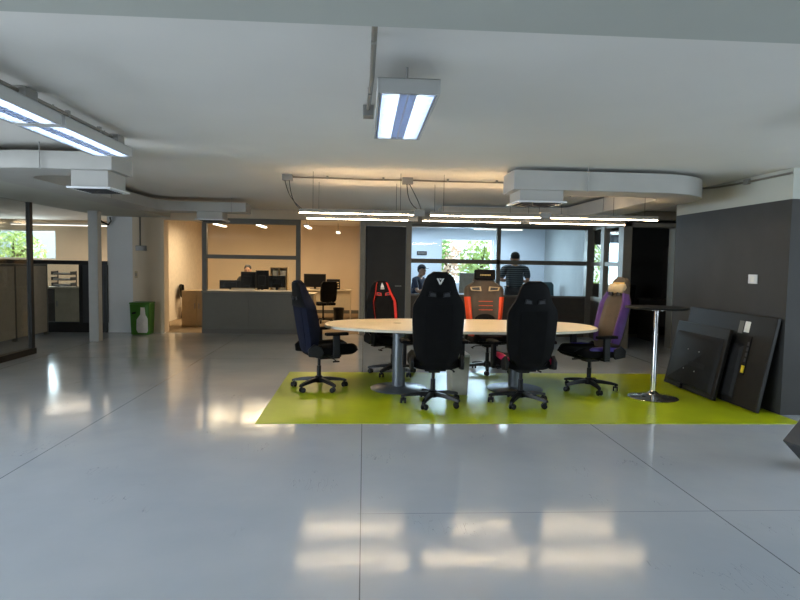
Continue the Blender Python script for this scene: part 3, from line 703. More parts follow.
conduit('grey conduit and box on the narrow cream wall above the green bin', [(-4.47, YP - .02, CE), (-4.47, YP - .02, 1.8), (-4.47, YP - .02, 1.74)], [(-4.45, YP - .03, 1.70, .10, .03, .05)], .014)
def cord(label, pts, r=.005):
    return tag(MB().tube(pts, r, 6).build('cord', M['cable'], smooth=True), label, 'cord')
def sag(a, b, s, n=10): return [tuple(a[i] + (b[i] - a[i]) * q / n + ((s[i]) * math.sin(PI * q / n)) for i in range(3)) for q in range(n + 1)]
cord('black cord hanging from the left ceiling box to the front linear lights', sag((-.90, 7.26, 2.455), (-.74, 6.97, 2.10), (-.02, 0, -.05)))
cord('thinner black cord beside it from the same left ceiling box', sag((-.95, 7.26, 2.455), (-.72, 6.97, 2.10), (-.03, 0, -.03)), .004)
cord('black cord from the centre ceiling box down to the lamp coupling', sag((.50, 7.25, 2.445), (.61, 6.97, 2.115), (-.03, 0, -.04)))
cord('second black cord from the centre ceiling box, bowed to the right', sag((.53, 7.25, 2.445), (.65, 6.97, 2.115), (.03, 0, -.04)))
cord('dark cable looped beside the slim column top', [(-5.02, 12.25, 2.3), (-5.0, 12.25, 2.22), (-5.05, 12.25, 2.15), (-5.18, 12.28, 2.2), (-5.3, 12.3, 2.3)], .018)

# switches
b = thing('light_switch', 'white square switch on the charcoal wall above the televisions', 'switch', (4.3, 6.39, 1.385))
MB().box(-.012, 0, -.075, .075, -.05, .05).build('plate', M['steelwhite'], b, bevel=.003)
MB().box(-.017, -.012, -.035, .035, -.03, .03).build('rocker', M['paper'], b, bevel=.002)
b = thing('light_switch', 'small switch on the narrow cream wall above the green bin', 'switch', (-4.56, YP, 1.17))
MB().box(-.03, .03, -.01, 0, -.07, .07).build('plate', M['beige'], b, bevel=.003)
MB().box(-.012, .012, -.016, -.01, -.03, .03).build('rocker', M['lframe'], b, bevel=.002)

# green bin
b = thing('recycling_bin', 'green recycling bin with a white bottle motif by the cream wall', 'bin', (-4.37, 12.14, 0))
MB().loft([[(-.17, -.15, .0), (.17, -.15, .0), (.17, .15, .0), (-.17, .15, .0)], [(-.19, -.17, .60), (.19, -.17, .60), (.19, .17, .60), (-.19, .17, .60)]]).build('body', M['green'], b, bevel=.02, seg=3)
MB().box(-.195, .195, -.175, .175, .60, .635).build('lid', M['green'], b, bevel=.01)
bt = [(-.03, .0), (.14, .0), (.16, .04), (.16, .28), (.12, .36), (.11, .50), (.03, .50), (.02, .36), (-.05, .26), (-.06, .06)]
MB().loft([[(x, -.155 - .033 * (z + .05) / .6 - dy, z + .04) for x, z in bt] for dy in (.0, .004)]).build('bottle_motif', M['paper'], b, smooth=False)
MB().loft([[(x, -.155 - .033 * (z + .05) / .6 - dy, z + .04) for x, z in ((-.14, .36), (-.06, .38), (-.06, .42), (-.14, .40))] for dy in (.0, .004)]).build('motif_band', M['black'], b, smooth=False)

# ------------------------------------------------------------------ office behind the counter
b = thing('counter', 'long grey service counter with tan top below the glazing', 'counter', (-2.27, 12.5, 0))
MB().box(-.98, .89, -.2, .18, .10, .83).build('carcass', M['counter'], b, bevel=.004)
for x0_, x1_ in ((-.93, -.05), (-.045, .84)): MB().box(x0_, x1_, -.212, -.2, .14, .79).build('front_panel', M['counter'], b, bevel=.004)
MB().box(-.99, .90, -.19, .17, 0, .10).build('plinth', M['frame'], b, smooth=False)
MB().box(-.99, .90, -.23, .42, .83, .87).build('worktop', M['countertop'], b, bevel=.004)

def monitor(label, loc, rz, w, h_, stand=.12, m_=None):
    t = thing('monitor', label, 'monitor', loc, rz, 'computer monitors')
    MB().box(-w/2, w/2, -.02, .02, stand, stand + h_).build('case', m_ or M['black'], t, bevel=.006)
    MB().box(-w/2 + .015, w/2 - .015, .02, .0215, stand + .015, stand + h_ - .015).build('screen', M['screen'], t, smooth=False)
    MB().box(-w*.28, w*.28, -.045, -.02, stand + h_*.2, stand + h_*.75).build('back_bulge', m_ or M['black'], t, bevel=.01)
    MB().box(-.03, .03, -.035, -.015, .01, stand + h_*.4).box(-.12, .12, -.09, .09, 0, .014).build('stand', m_ or M['black'], t, bevel=.004)
    return t
# desk behind the counter
def desk(label, loc, w, d_, h_, top, body, rz=0, drawers=False):
    t = thing('desk', label, 'desk', loc, rz)
    MB().box(-w/2, w/2, -d_/2, d_/2, h_ - .03, h_).build('desktop', top, t, bevel=.003)
    for x in (-w/2 + .03, w/2 - .05): MB().box(x, x + .025, -d_/2 + .03, d_/2 - .03, 0, h_ - .03).build('side_panel', body, t, smooth=False)
    MB().box(-w/2 + .05, w/2 - .05, -d_/2 + .05, -d_/2 + .07, h_*.35, h_ - .03).build('modesty_panel', body, t, smooth=False)
    return t
desk('cream desk behind the counter where the seated person works', (-2.2, 14.0, .004), 2.2, .75, .76, M['deskcream'], M['deskcream'])
monitor('low wide black screen at the left of the counter desk', (-3.04, 13.95, .764), 0, .50, .20, .07)
monitor('black monitor angled in front of the seated person', (-2.62, 13.85, .764), -.25, .36, .38, .09)
monitor('large dark monitor left of the tan box on the counter desk', (-2.36, 14.15, .764), .05, .30, .44, .06)
monitor('small black monitor at the right end of the counter desk', (-1.98, 13.85, .764), .12, .38, .27, .12)
b = thing('shelf_unit', 'open two-bay tan desk shelf against the office back wall', 'shelf', (-1.98, 14.25, .764))
MB().box(-.20, .20, -.10, .10, .0, .02).box(-.2, .2, -.10, .10, .56, .58).box(-.2, -.18, -.10, .10, .02, .56).box(.18, .2, -.10, .10, .02, .56).box(-.01, .01, -.10, .10, .02, .56).box(-.18, .18, .09, .1, .02, .56).build('carcass', M['beige'], b, smooth=False)
for x in (-.09, .09): MB().box(x - .06, x + .06, -.06, .06, .02, .50).build('file_box', M['paper'], b, bevel=.004)
b = thing('desk_organizer', 'flat paper tray on the counter worktop', 'tray', (-2.5, 12.75, .87))
MB().box(-.25, .25, -.10, .10, 0, .008).box(-.25, -.245, -.10, .10, .008, .04).box(.245, .25, -.10, .10, .008, .04).box(-.245, .245, .095, .10, .008, .04).build('tray', M['beige'], b, smooth=False)
MB().box(-.22, .22, -.09, .08, .008, .02).build('papers', M['paper'], b, smooth=False)

# beige cabinet and dark chair seen through the opening
b = thing('filing_cabinet', 'beige steel cabinet just inside the office opening', 'cabinet', (-3.68, 13.75, .004))
MB().box(-.33, .33, -.25, .25, 0, .80).build('body', M['cabinet'], b, bevel=.006)
for x0_, x1_ in ((-.32, -.005), (.005, .32)):
    dd = MB().box(x0_, x1_, -.262, -.25, .04, .78).build('door', M['cabinet'], b, bevel=.003)
    MB().box(x1_ - .05 if x1_ < .1 else x0_ + .03, x1_ - .03 if x1_ < .1 else x0_ + .05, -.275, -.262, .4, .52).build('handle', M['galv'], dd, smooth=False)
def side_chair(label, loc, rz, m_):
    t = thing('chair', label, 'chair', loc, rz)
    MB().box(-.23, .23, -.22, .24, .42, .49).build('seat', m_, t, bevel=.02, seg=3)
    MB().box(-.22, .22, -.26, -.20, .55, .88, T(0, 0, 0) @ RX(.06)).build('backrest', m_, t, bevel=.02, seg=3)
    for sx in (-.21, .21):
        MB().tube([(sx, .22, .44), (sx, .24, 0)], .012).build('leg', M['black'], t)
        MB().tube([(sx, -.25, .6), (sx, -.22, .44), (sx, -.27, 0)], .012).build('leg', M['black'], t)
    return t
side_chair('dark visitor chair by the white panelled wall', (-4.25, 15.3, .004), -PI/2 + .4, M['leather'])

def task_chair(label, loc, rz, m_, hb=1.0):
    t = thing('office_chair', label, 'office chair', loc, rz, 'office chairs in the back rooms')
    b_ = MB(); b_.lathe([(.03, .06), (.04, .08), (.03, .12)], 14)
    for k_ in range(5):
        mm = RZ(2*PI*k_/5 + .3); b_.loft([[mm @ Vector(p) for p in ((r, -.018, z), (r, .018, z), (r, .014, z + .03), (r, -.014, z + .03))] for r, z in ((.02, .08), (.29, .055))])
    b_.build('base', M['black'], t)
    for k_ in range(5):
        mm = RZ(2*PI*k_/5 + .3) @ T(.28, 0, .028) @ RX(PI/2); MB().lathe([(.012, -.022), (.028, -.018), (.028, .018), (.012, .022)], 14, mm).build('caster', M['black'], t)
    MB().lathe([(.022, .1), (.022, .42)], 12).build('gas_lift', M['black'], t)
    MB().box(-.24, .24, -.23, .24, .43, .50).build('seat', m_, t, bevel=.03, seg=3)
    MB().loft([[RX(.12) @ Vector((x, y - .2 + (.04 * (1 - (2 * abs(x) / .46) ** 2) * -1), z)) for x, y in ((-.21*w_, -.03), (0, -.03), (.21*w_, -.03), (.22*w_, .0), (.2*w_, .03), (0, .03), (-.2*w_, .03), (-.22*w_, 0))] for z, w_ in ((.56, .8), (.6, .95), (.75, 1), (hb - .06, 1), (hb, .8))]).build('backrest', m_, t, angle=60)
    MB().box(-.03, .03, -.27, -.22, .44, .7).build('back_post', M['black'], t, bevel=.005)
    for sx in (-.27, .27):
        ar_ = MB().box(sx - .015, sx + .015, -.03, .03, .46, .66).build('armrest', M['black'], t, smooth=False)
        MB().box(sx - .035, sx + .035, -.12, .12, .66, .69).build('arm_pad', M['black'], ar_, bevel=.01)
    return t
task_chair('black mesh office chair by the cream desk in the open office bay', (-.98, 14.7, .004), .5, M['blackfab'], 1.05)
desk('cream desk at the right of the open office bay', (-.95, 15.6, .004), 1.3, .7, .78, M['deskcream'], M['deskcream'])
monitor('wide black monitor on the desk in the open office bay', (-1.25, 15.5, .784), PI, .56, .34, .05)
b = thing('printer', 'black printer with pale striped trays on the open bay desk', 'printer', (-.78, 15.55, .784))
MB().box(-.17, .17, -.16, .18, 0, .26).build('body', M['black'], b, bevel=.01)
for k in range(3): MB().box(-.13, .15, -.168, -.16, .05 + k * .06, .075 + k * .06).build('tray', M['beige'], b, smooth=False)
b = thing('waste_bin', 'small black bin under the open bay desk', 'bin', (-.62, 15.10, .004))
MB().lathe([(.11, 0), (.14, .34), (.128, .34), (.1, .012)], 20).build('body', M['black'], b)

def office_lamp(x, y, z, label, m_, ang=0, l=.5):
    t = thing('ceiling_light', label, 'ceiling light', (x, y, z), ang, 'strip lights in the back rooms')
    MB().box(-l, l, -.05, .05, .02, .06).build('housing', M['steelwhite'], t, bevel=.003)
    MB().box(-l + .02, l - .02, -.04, .04, .0, .02).build('diffuser', m_, t, smooth=False)
    for xx in (-l*.7, l*.7): MB().tube([(xx, 0, .06), (xx, 0, CE - z)], .004, 6).build('hanger', M['galv'], t)
    return t
office_lamp(-2.45, 14.6, 2.30, 'strip light over the middle of the warm office', M['officetube'], PI/2, .55)
office_lamp(-1.35, 14.6, 2.30, 'strip light over the right of the warm office near the post', M['officetube'], PI/2, .55)
office_lamp(-3.5, 14.9, 2.32, 'strip light over the panelled wall side of the warm office', M['officetube'], PI/2, .55)
office_lamp(-.70, 16.2, 2.26, 'small strip light over the open office bay', M['officetube'], PI/2, .3)
office_lamp(-7.6, 15.6, 2.28, 'long strip light crossing the left office', M['diodes'], 0, 1.2)
office_lamp(-6.0, 16.2, 2.12, 'shorter low strip light in the left office behind the column', M['diodes'], 0, .6)
office_lamp(-9.6, 14.2, 2.3, 'strip light at the far left of the left office', M['diodes'], 0, 1.0)
office_lamp(1.4, 14.4, 2.36, 'added strip light on the left in the meeting room', M['diodes'], 0, .6)  # added with its fill to brighten the room

# ------------------------------------------------------------------ left office
office_lamp(3.2, 14.3, 2.32, 'added strip light on the right in the meeting room', M['diodes'], 0, .6)  # added to brighten the meeting room's back wall
b = thing('cubicle_screen', 'tan fabric cubicle screen behind the left glass', 'screen', (-8.6, 13.4, .002))
MB().box(-2.4, 1.45, -.03, .03, .06, 1.36).build('panel', M['cubicle'], b, bevel=.004)
MB().box(-2.42, 1.47, -.035, .035, 1.36, 1.40).box(1.43, 1.47, -.035, .035, 0, 1.36).box(-.62, -.58, -.035, .035, 0, 1.36).box(-2.42, -2.38, -.035, .035, 0, 1.36).build('frame', M['frame'], b, smooth=False)
b = thing('cubicle_screen', 'tan cubicle screen running along the left glass partition', 'screen', (-6.1, 11.4, .0), PI/2)
MB().box(-1.6, .5, -.03, .03, .06, 1.32).build('panel', M['cubicle'], b, bevel=.004)
MB().box(-1.62, .52, -.035, .035, 1.32, 1.36).box(.48, .52, -.035, .035, 0, 1.32).box(-.57, -.53, -.035, .035, 0, 1.32).box(-1.62, -1.58, -.035, .035, 0, 1.32).build('frame', M['frame'], b, smooth=False)
b = thing('cabinet', 'cream low cabinet behind the black framed glass', 'cabinet', (-6.28, 13.3, .002))
MB().box(-.38, .38, -.25, .25, 0, .83).build('body', M['deskcream'], b, bevel=.005)
MB().box(-.39, -.22, -.26, -.25, .02, .82).build('side_strip', M['darkbrown'], b, smooth=False)
dd = MB().box(-.21, .37, -.262, -.25, .03, .80).build('door', M['deskcream'], b, bevel=.003)
MB().box(-.18, -.16, -.275, -.262, .45, .57).build('handle', M['galv'], dd, smooth=False)
MB().box(-.40, .40, -.27, .26, .83, .86).build('top', M['deskcream'], b, bevel=.003)
b = thing('document_tray', 'stacked document trays on the cream low cabinet', 'tray', (-6.40, 13.25, .862))
for k in range(3):
    z = .02 + k * .12
    q = MB().box(-.2, .2, -.14, .14, z, z + .01).box(-.2, -.193, -.14, .14, z, z + .07).box(.193, .2, -.14, .14, z, z + .07).build('tray', M['darkgrey'], b, smooth=False)
    MB().box(-.17, .17, -.13, .12, z + .01, z + .035).build('papers', M['paper'], q, smooth=False)
MB().box(-.2, -.185, .12, .14, 0, .34).box(.185, .2, .12, .14, 0, .34).build('post', M['black'], b, smooth=False)

# ------------------------------------------------------------------ meeting room
desk('long dark desk inside the meeting room below the glazing', (2.98, 13.6, .003), 2.1, .6, .74, M['darkbrown'], M['darkbrown'])
monitor('grey monitor back seen through the meeting room glass under the window', (2.36, 13.5, .743), 0.0, .40, .46, .09, M['binbox'])
monitor('small dark monitor at the right of the meeting room desk', (3.85, 13.5, .743), .1, .30, .16, .05)
task_chair('slate teal office chair at the right of the meeting room', (4.37, 13.95, .003), PI, M['tealchair'], 1.12)
task_chair('black office chair behind the glazed return pane', (5.3, 12.4, .003), PI/2, M['blackfab'], 1.15)
b = thing('wall_sign', 'small dark rectangular sign on the meeting room wall', 'sign', (1.49, 15.5, 1.755))
MB().box(-.13, .13, -.02, 0, -.05, .05).build('panel', M['darkgrey'], b, bevel=.003)
ln = MB()
for k in range(6): ln.box(-.10 + k * .034, -.078 + k * .034, -.022, -.02, -.012, .018)
ln.build('mark', M['galv'], b, smooth=False)
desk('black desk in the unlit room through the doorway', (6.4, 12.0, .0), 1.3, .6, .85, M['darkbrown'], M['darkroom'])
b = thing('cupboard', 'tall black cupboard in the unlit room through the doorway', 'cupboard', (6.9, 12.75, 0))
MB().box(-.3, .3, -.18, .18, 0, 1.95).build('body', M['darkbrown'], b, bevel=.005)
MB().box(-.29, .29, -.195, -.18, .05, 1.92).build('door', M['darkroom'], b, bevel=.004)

# ------------------------------------------------------------------ people
def skin_mesh(verts, edges, radii, root=0, sub=1):
    me = bpy.data.meshes.new('skinsrc'); me.from_pydata(verts, edges, []); o = bpy.data.objects.new('skinsrc', me); C.objects.link(o)
    md = o.modifiers.new('s', 'SKIN'); md.use_smooth_shade = True
    for i, r in enumerate(radii):
        v = me.skin_vertices[0].data[i]; v.radius = (r, r) if not isinstance(r, tuple) else r; v.use_root = (i == root)
    sb = o.modifiers.new('ss', 'SUBSURF'); sb.levels = sub; sb.render_levels = sub
    dg = bpy.context.evaluated_depsgraph_get(); dg.update()
    out = bpy.data.meshes.new_from_object(o.evaluated_get(dg)); bpy.data.objects.remove(o); return out
def remeshed(meshes, voxel, name, m_, parent):
    bm = bmesh.new()
    for me in meshes: bm.from_mesh(me)
    me = bpy.data.meshes.new(name); bm.to_mesh(me); bm.free(); me.materials.clear()
    o = bpy.data.objects.new(name, me); C.objects.link(o)
    r = o.modifiers.new('r', 'REMESH'); r.mode = 'VOXEL'; r.voxel_size = voxel; r.use_smooth_shade = True
    s_ = o.modifiers.new('sm', 'SMOOTH'); s_.iterations = 3; s_.factor = .5
    dg = bpy.context.evaluated_depsgraph_get(); dg.update()
    out = bpy.data.meshes.new_from_object(o.evaluated_get(dg)); bpy.data.objects.remove(o)
    out.name = name; out.materials.clear(); out.materials.append(m_)
    out.polygons.foreach_set('use_smooth', [True] * len(out.polygons))
    b_ = bpy.data.objects.new(name, out); C.objects.link(b_); b_.parent = parent; return b_
def mesh_of(mb):
    bmesh.ops.recalc_face_normals(mb.bm, faces=mb.bm.faces); me = bpy.data.meshes.new('tmp'); mb.bm.to_mesh(me); mb.bm.free(); return me
def person(label, loc, rz, J, shirt, trousers, cap=False, lean=0.0, sc=1.0, headturn=0.0, sleeve=.55):
    """J: dict of joints in metres, figure faces +Y"""
    t = thing('person', label, 'person', loc, rz); t.scale = sc if isinstance(sc, tuple) else (sc, sc, sc)
    V, E, Rd, ix = [], [], [], {}
    def add(n, p, r, par=None):
        ix[n] = len(V); V.append(p); Rd.append(r)
        if par is not None: E.append((ix[par], ix[n]))
    def lerp(a, b_, q): return tuple(a[i] + (b_[i] - a[i]) * q for i in range(3))
    pel, ch, nk, hd = J['pelvis'], J['chest'], J['neck'], J['head']
    add('pelvis', pel, (.15, .11)); add('waist', lerp(pel, ch, .45), (.135, .10), 'pelvis'); add('chest', ch, (.155, .115), 'waist'); add('collar', lerp(ch, nk, .7), (.10, .08), 'chest')
    add('neck', nk, .055, 'collar'); add('headc', lerp(nk, hd, .8), .06, 'neck')
    for s_ in ('L', 'R'):
        sg = -1 if s_ == 'L' else 1
        sh, el, wr = J['sh' + s_], J['el' + s_], J['wr' + s_]
        add('sh' + s_, sh, .06, 'collar'); add('ua' + s_, lerp(sh, el, .5), .05, 'sh' + s_); add('el' + s_, el, .042, 'ua' + s_); add('fa' + s_, lerp(el, wr, .4), .040, 'el' + s_); add('wr' + s_, wr, .027, 'fa' + s_)
        dr = Vector(wr) - Vector(el); dr.normalize(); sd = Vector((1, 0, 0)) - dr * dr.x
        if sd.length < .1: sd = Vector((0, 1, 0)) - dr * dr.y
        sd.normalize(); nn = dr.cross(sd)
        pm = Vector(wr) + dr * .05; add('pm' + s_, tuple(pm), (.036, .018), 'wr' + s_)
        for f_, (o_, ln_) in enumerate(((-.028, .075), (-.01, .088), (.01, .083), (.027, .066))):
            b0 = pm + dr * .03 + sd * o_; b1 = b0 + dr * ln_ * .5 + nn * .008; b2 = b0 + dr * ln_ * .9 + nn * .03
            add('f%d%s' % (f_, s_), tuple(b0), .010, 'pm' + s_); add('g%d%s' % (f_, s_), tuple(b1), .009, 'f%d%s' % (f_, s_)); add('h%d%s' % (f_, s_), tuple(b2), .008, 'g%d%s' % (f_, s_))
        tb = Vector(wr) + dr * .025 - sd * .03 * sg; add('t0' + s_, tuple(tb), .012, 'wr' + s_); add('t1' + s_, tuple(tb + dr * .04 - sd * .03 * sg + nn * .015), .010, 't0' + s_)
        hp, kn, an = J['hp' + s_], J['kn' + s_], J['an' + s_]
        add('hp' + s_, hp, .085, 'pelvis'); add('th' + s_, lerp(hp, kn, .5), .075, 'hp' + s_); add('kn' + s_, kn, .055, 'th' + s_); add('ca' + s_, lerp(kn, an, .35), .053, 'kn' + s_); add('an' + s_, an, .036, 'ca' + s_)
    skm = skin_mesh(V, E, Rd)
    hm = T(*hd) @ RZ(headturn)
    h = MB(); h.ball((0, 0, .02), (.075, .095, .11), 20, 14, hm); h.ball((0, .02, -.05), (.058, .07, .065), 16, 10, hm)
    h.loft([[hm @ Vector((x * w_, y, z)) for x, y in ((-1, .07), (0, .09 + e), (1, .07))] for z, w_, e in ((-.025, .016, .03), (0, .012, .02), (.03, .008, .006))])
    for sx in (-1, 1): h.ball((sx * .078, -.005, 0), (.012, .022, .034), 10, 8, hm)
    for sx, sk in ((-1, 'L'), (1, 'R')):
        an = J['an' + sk]; fd = J.get('foot', (0, 1)); h.ball((an[0], an[1] + .06, .045), (.045, .125, .045), 14, 8)
    remeshed([skm, mesh_of(h)], .009, 'body', M['skin'], t)
    for sx in (-1, 1): MB().ball((sx * .03, .088, .015), (.012, .008, .008), 10, 8, hm).build('eye', M['eye'], t)
    MB().ball((0, .088, -.055), (.024, .008, .007), 10, 8, hm).build('mouth', M['lip'], t)
    # clothes: slightly larger shells over torso and limbs
    def garment(nm, chain, m_):
        V2, E2, R2, id2 = [], [], [], {}
        for n_, par, p_, r_ in chain:
            id2[n_] = len(V2); V2.append(p_); R2.append(r_)
            if par: E2.append((id2[par], id2[n_]))
        return remeshed([skin_mesh(V2, E2, R2)], .011, nm, m_, t)
    cw = lerp(pel, ch, .45)
    ck = [('p', None, lerp(pel, ch, -.05), (.175, .135)), ('w', 'p', cw, (.165, .13)), ('c', 'w', ch, (.185, .14)), ('k', 'c', lerp(ch, nk, .72), (.10, .085))]
    for s_ in ('L', 'R'):
        sh, el, wr = J['sh' + s_], J['el' + s_], J['wr' + s_]
        ck += [('s' + s_, 'k', sh, .078), ('u' + s_, 's' + s_, lerp(sh, el, .5), .068)]
        if sleeve > .6: ck += [('e' + s_, 'u' + s_, el, .058), ('f' + s_, 'e' + s_, lerp(el, wr, .85), .044)]
        else: ck += [('e' + s_, 'u' + s_, lerp(sh, el, .85), .062)]
    garment('shirt', ck, shirt)
    tk = [('p', None, pel, (.168, .128))]
    for s_ in ('L', 'R'):
        hp, kn, an = J['hp' + s_], J['kn' + s_], J['an' + s_]
        tk += [('h' + s_, 'p', hp, .10), ('t' + s_, 'h' + s_, lerp(hp, kn, .5), .09), ('k' + s_, 't' + s_, kn, .07), ('c' + s_, 'k' + s_, lerp(kn, an, .4), .066), ('a' + s_, 'c' + s_, lerp(kn, an, .96), .055)]
    garment('trousers', tk, trousers)
    for sx in ('L', 'R'):
        an = J['an' + sx]; MB().ball((an[0], an[1] + .065, .048), (.052, .14, .048), 16, 8).build('shoe', M['black'], t)
    if cap:
        c_ = MB(); rings = []
        for i in range(8):
            a_ = (PI/2) * i / 7.5; rings.append([hm @ Vector((.084 * math.cos(a_) * math.cos(2*PI*k/20), -.005 + .103 * math.cos(a_) * math.sin(2*PI*k/20), .055 + .095 * math.sin(a_))) for k in range(20)])
        c_.loft(rings)
        c_.loft([[hm @ Vector((x, y, z)) for x, y in ((-.07, .07), (-.06, .14), (0, .17), (.06, .14), (.07, .07), (0, .06))] for z in (.052, .062)])
        c_.build('cap', M['cap'], t)
        h_ = MB(); h_.ball((0, -.022, .03), (.081, .088, .085), 18, 12, hm); h_.build('hair', M['hair'], t)
    else:
        h_ = MB(); h_.ball((0, -.018, .058), (.086, .098, .094), 20, 14, hm); h_.build('hair', M['hair'], t)
    return t
seatJ = dict(pelvis=(0, 0, .55), chest=(0, .04, .93), neck=(0, .05, 1.10), head=(0, .09, 1.24),
             shL=(-.19, .04, 1.05), elL=(-.25, .14, .78), wrL=(-.16, .38, .80), shR=(.19, .04, 1.05), elR=(.25, .14, .78), wrR=(.16, .38, .80),
             hpL=(-.1, .04, .53), knL=(-.13, .44, .53), anL=(-.13, .46, .08), hpR=(.1, .04, .53), knR=(.13, .44, .53), anR=(.13, .46, .08))
person('person in dark jacket seated at the monitors behind the counter', (-2.80, 14.75, .004), PI + .1, seatJ, M['darkjacket'], M['greypants'], sc=1.0, sleeve=.9)
task_chair('dark office chair holding the person behind the counter', (-2.80, 14.78, .004), PI + .1, M['blackfab'], .98)
capJ = dict(seatJ); capJ.update(chest=(0, .08, .93), neck=(0, .13, 1.11), head=(0, .18, 1.25), shL=(-.19, .1, 1.06), shR=(.19, .1, 1.06), elL=(-.25, .2, .80), elR=(.25, .22, .80), wrL=(-.05, .40, .86), wrR=(.06, .42, .84))
person('person in a dark cap and navy shirt seated at the left of the meeting room', (1.20, 14.1, .003), PI + .95, capJ, M['navyshirt'], M['greypants'], cap=True, sleeve=.5, sc=1.05)
task_chair('grey office chair under the person in the cap', (1.20, 14.13, .003), PI + .95, M['greypants'], .9)
stJ = dict(pelvis=(0, 0, .95), chest=(0, .02, 1.28), neck=(0, .03, 1.48), head=(0, .05, 1.625),
           shL=(-.21, .02, 1.42), elL=(-.24, .02, 1.14), wrL=(-.02, .22, 1.18), shR=(.21, .02, 1.42), elR=(.24, .02, 1.14), wrR=(.02, .25, 1.14),
           hpL=(-.1, 0, .92), knL=(-.11, .03, .5), anL=(-.12, -.01, .08), hpR=(.1, 0, .92), knR=(.11, .03, .5), anR=(.12, -.01, .08))
person('person in a grey striped shirt standing with back turned in the meeting room', (3.27, 12.85, .003), -.1, stJ, M['stripe'], M['greypants'], sleeve=.5, sc=(1.2, 1.2, 1.0))

# ------------------------------------------------------------------ trees outside
def tree(label, x, y, h_, r, m_, n=1500, low=.6):
    t = thing('tree', label, 'tree', (x, y, -.2), random.uniform(0, 6), 'trees outside the windows')
    tr = MB(); tr.tube([(0, 0, 0), (.05, .03, h_*.35), (-.03, .02, h_*.6), (.02, 0, h_*.85)], [.11, .09, .06, .02], 9)
    for k in range(5):
        a = k * 1.3; tr.tube([(0, 0, h_*(.3 + .08*k)), (r*.35*math.cos(a), r*.35*math.sin(a), h_*(.45 + .08*k)), (r*.7*math.cos(a), r*.7*math.sin(a), h_*(.55 + .08*k))], [.05, .035, .012], 6)
    tr.build('trunk', M['bark'], t)
    f = MB()
    for i in range(n):
        while True:
            p = Vector((random.uniform(-1, 1), random.uniform(-1, 1), random.uniform(-1, 1)))
            if .15 < p.length < 1: break
        p = Vector((p.x * r, p.y * r, low + (h_ - low) * (.5 + .5 * p.z)))
        s_ = random.uniform(.06, .13); m_l = T(*p) @ Matrix.Rotation(random.uniform(0, 6.28), 4, Vector((random.gauss(0, 1), random.gauss(0, 1), random.gauss(0, 1))).normalized())
        vs = [f.bm.verts.new(m_l @ Vector(q)) for q in ((-s_, 0, 0), (0, -s_*.45, s_*.1), (s_, 0, 0), (0, s_*.45, s_*.1))]
        f.bm.faces.new(vs)
    f.build('foliage', m_, t, smooth=False)
    return t
tree('yellow-green tree low outside the left office window', -12.0, 21.4, 2.6, 1.1, M['leafb'])
tree('deep green bush outside the left office window', -15.4, 23.4, 3.0, 1.4, M['leafa'])
tree('pale green tree at the right side of the left office window', -10.6, 24.6, 2.3, 1.0, M['leafb'])
tree('green tree at the left of the meeting room window', 2.0, 18.8, 3.0, .7, M['leafa'], 800, 1.2)
tree('yellow-green tree filling the meeting room window', 3.75, 18.9, 2.6, .75, M['leafb'], 900, .6)
tree('pinkish tree in the middle of the meeting room window', 2.8, 20.6, 2.6, .75, M['leafc'], 700, .8)
tree('green tree outside the narrow lobby window', 7.9, 18.6, 3.4, 1.2, M['leafb'], 1300, .5)
b = thing('house', 'pale building far beyond the left office window', 'building', (-17.5, 34, -.2))
MB().box(-6, 6, 0, 6, 0, 5.5).build('wall', M['house'], b, smooth=False)
for k in range(4): MB().box(-5 + k * 2.6, -3.6 + k * 2.6, -.03, 0, 3.2, 4.4).build('window', M['greywall'], b, smooth=False)
MB().box(-6.3, 6.3, -.3, 6.3, 5.5, 5.75).build('roof', M['house'], b, smooth=False)

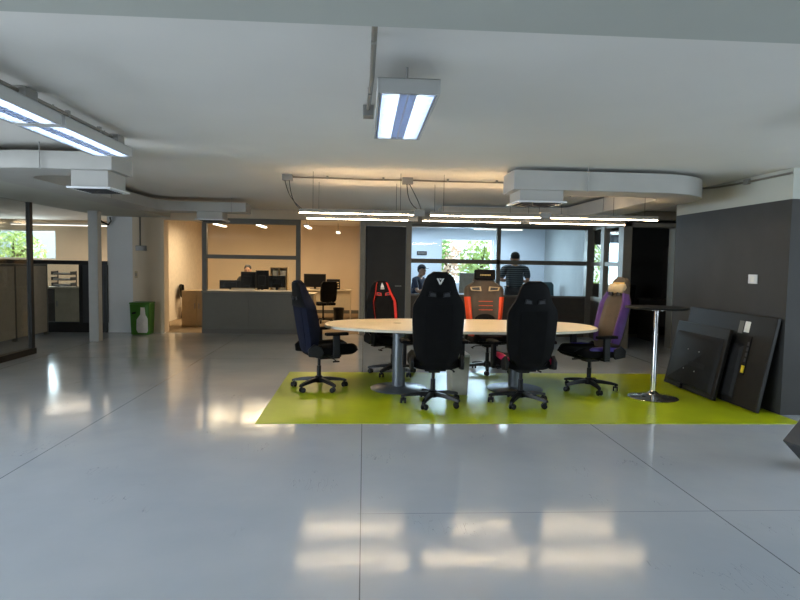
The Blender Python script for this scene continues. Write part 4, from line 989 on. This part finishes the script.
# ------------------------------------------------------------------ light
w = bpy.data.worlds.new('sky'); S.world = w; w.use_nodes = True
bg = w.node_tree.nodes['Background']; bg.inputs['Color'].default_value = (.66, .88, 1.0, 1); bg.inputs['Strength'].default_value = 2.2
def area(name, loc, rot, sx, sy, col, power, spread=PI):
    l = bpy.data.lights.new(name, 'AREA'); l.shape = 'RECTANGLE'; l.size = sx; l.size_y = sy; l.color = col; l.energy = power; l.spread = spread
    o = bpy.data.objects.new(name, l); C.objects.link(o); o.location = loc; o.rotation_euler = rot; return o
DAY = (.80, .90, 1.0)
for y in (-1.35, 1.05, 3.45):  # fill daylight behind the added side windows
    area('side_daylight_fill', (-7.75, y, 1.4), (PI/2, 0, -PI/2), 2.1, 1.7, DAY, 150)
    area('side_daylight_fill', (7.75, y, 1.4), (PI/2, 0, PI/2), 2.1, 1.7, DAY, 35)
area('daylight_meeting', (2.67, 15.9, 1.6), (-PI/2, 0, 0), 1.4, 1.2, (.62, .82, 1.0), 110)
area('daylight_left', (-10.5, 17.8, 1.85), (-PI/2, 0, 0), 3.6, .8, (.8, .92, 1.0), 90)
WARM = (1.0, .74, .44)
area('office_glow', (-2.45, 14.6, 2.28), (0, 0, 0), .9, 1.1, WARM, 25)
area('office_glow', (-1.35, 14.6, 2.28), (0, 0, 0), .9, 1.1, WARM, 25)
area('office_glow', (-3.5, 14.9, 2.30), (0, 0, 0), .9, 1.1, WARM, 21)
area('left_office_glow', (-7.6, 15.6, 2.26), (0, 0, 0), 2.3, .6, (1.0, .85, .66), 18)
area('left_office_glow', (-6.0, 16.2, 2.10), (0, 0, 0), 1.1, .3, (1.0, .80, .6), 16)

area('meeting_fill', (3.2, 14.3, 2.30), (0, 0, 0), 1.1, 1.2, (.72, .87, 1.0), 24)  # fill under the added strip lights, lifts the pale walls
area('meeting_fill', (1.4, 14.4, 2.34), (0, 0, 0), 1.1, 1.2, (.72, .87, 1.0), 20)
sun = bpy.data.lights.new('sun', 'SUN'); sun.energy = 9.0; sun.angle = .05; so = bpy.data.objects.new('sun', sun); C.objects.link(so); so.rotation_euler = (math.radians(40), 0, math.radians(140))

# ------------------------------------------------------------------ render look
S.view_settings.view_transform = 'Standard'; S.view_settings.look = 'None'; S.view_settings.gamma = 1; S.view_settings.use_curve_mapping = False
S.view_settings.exposure = 0.6
S.cycles.use_denoising = True
S.cycles.max_bounces = 8; S.cycles.diffuse_bounces = 5; S.cycles.transparent_max_bounces = 16
S.cycles.sample_clamp_indirect = 4
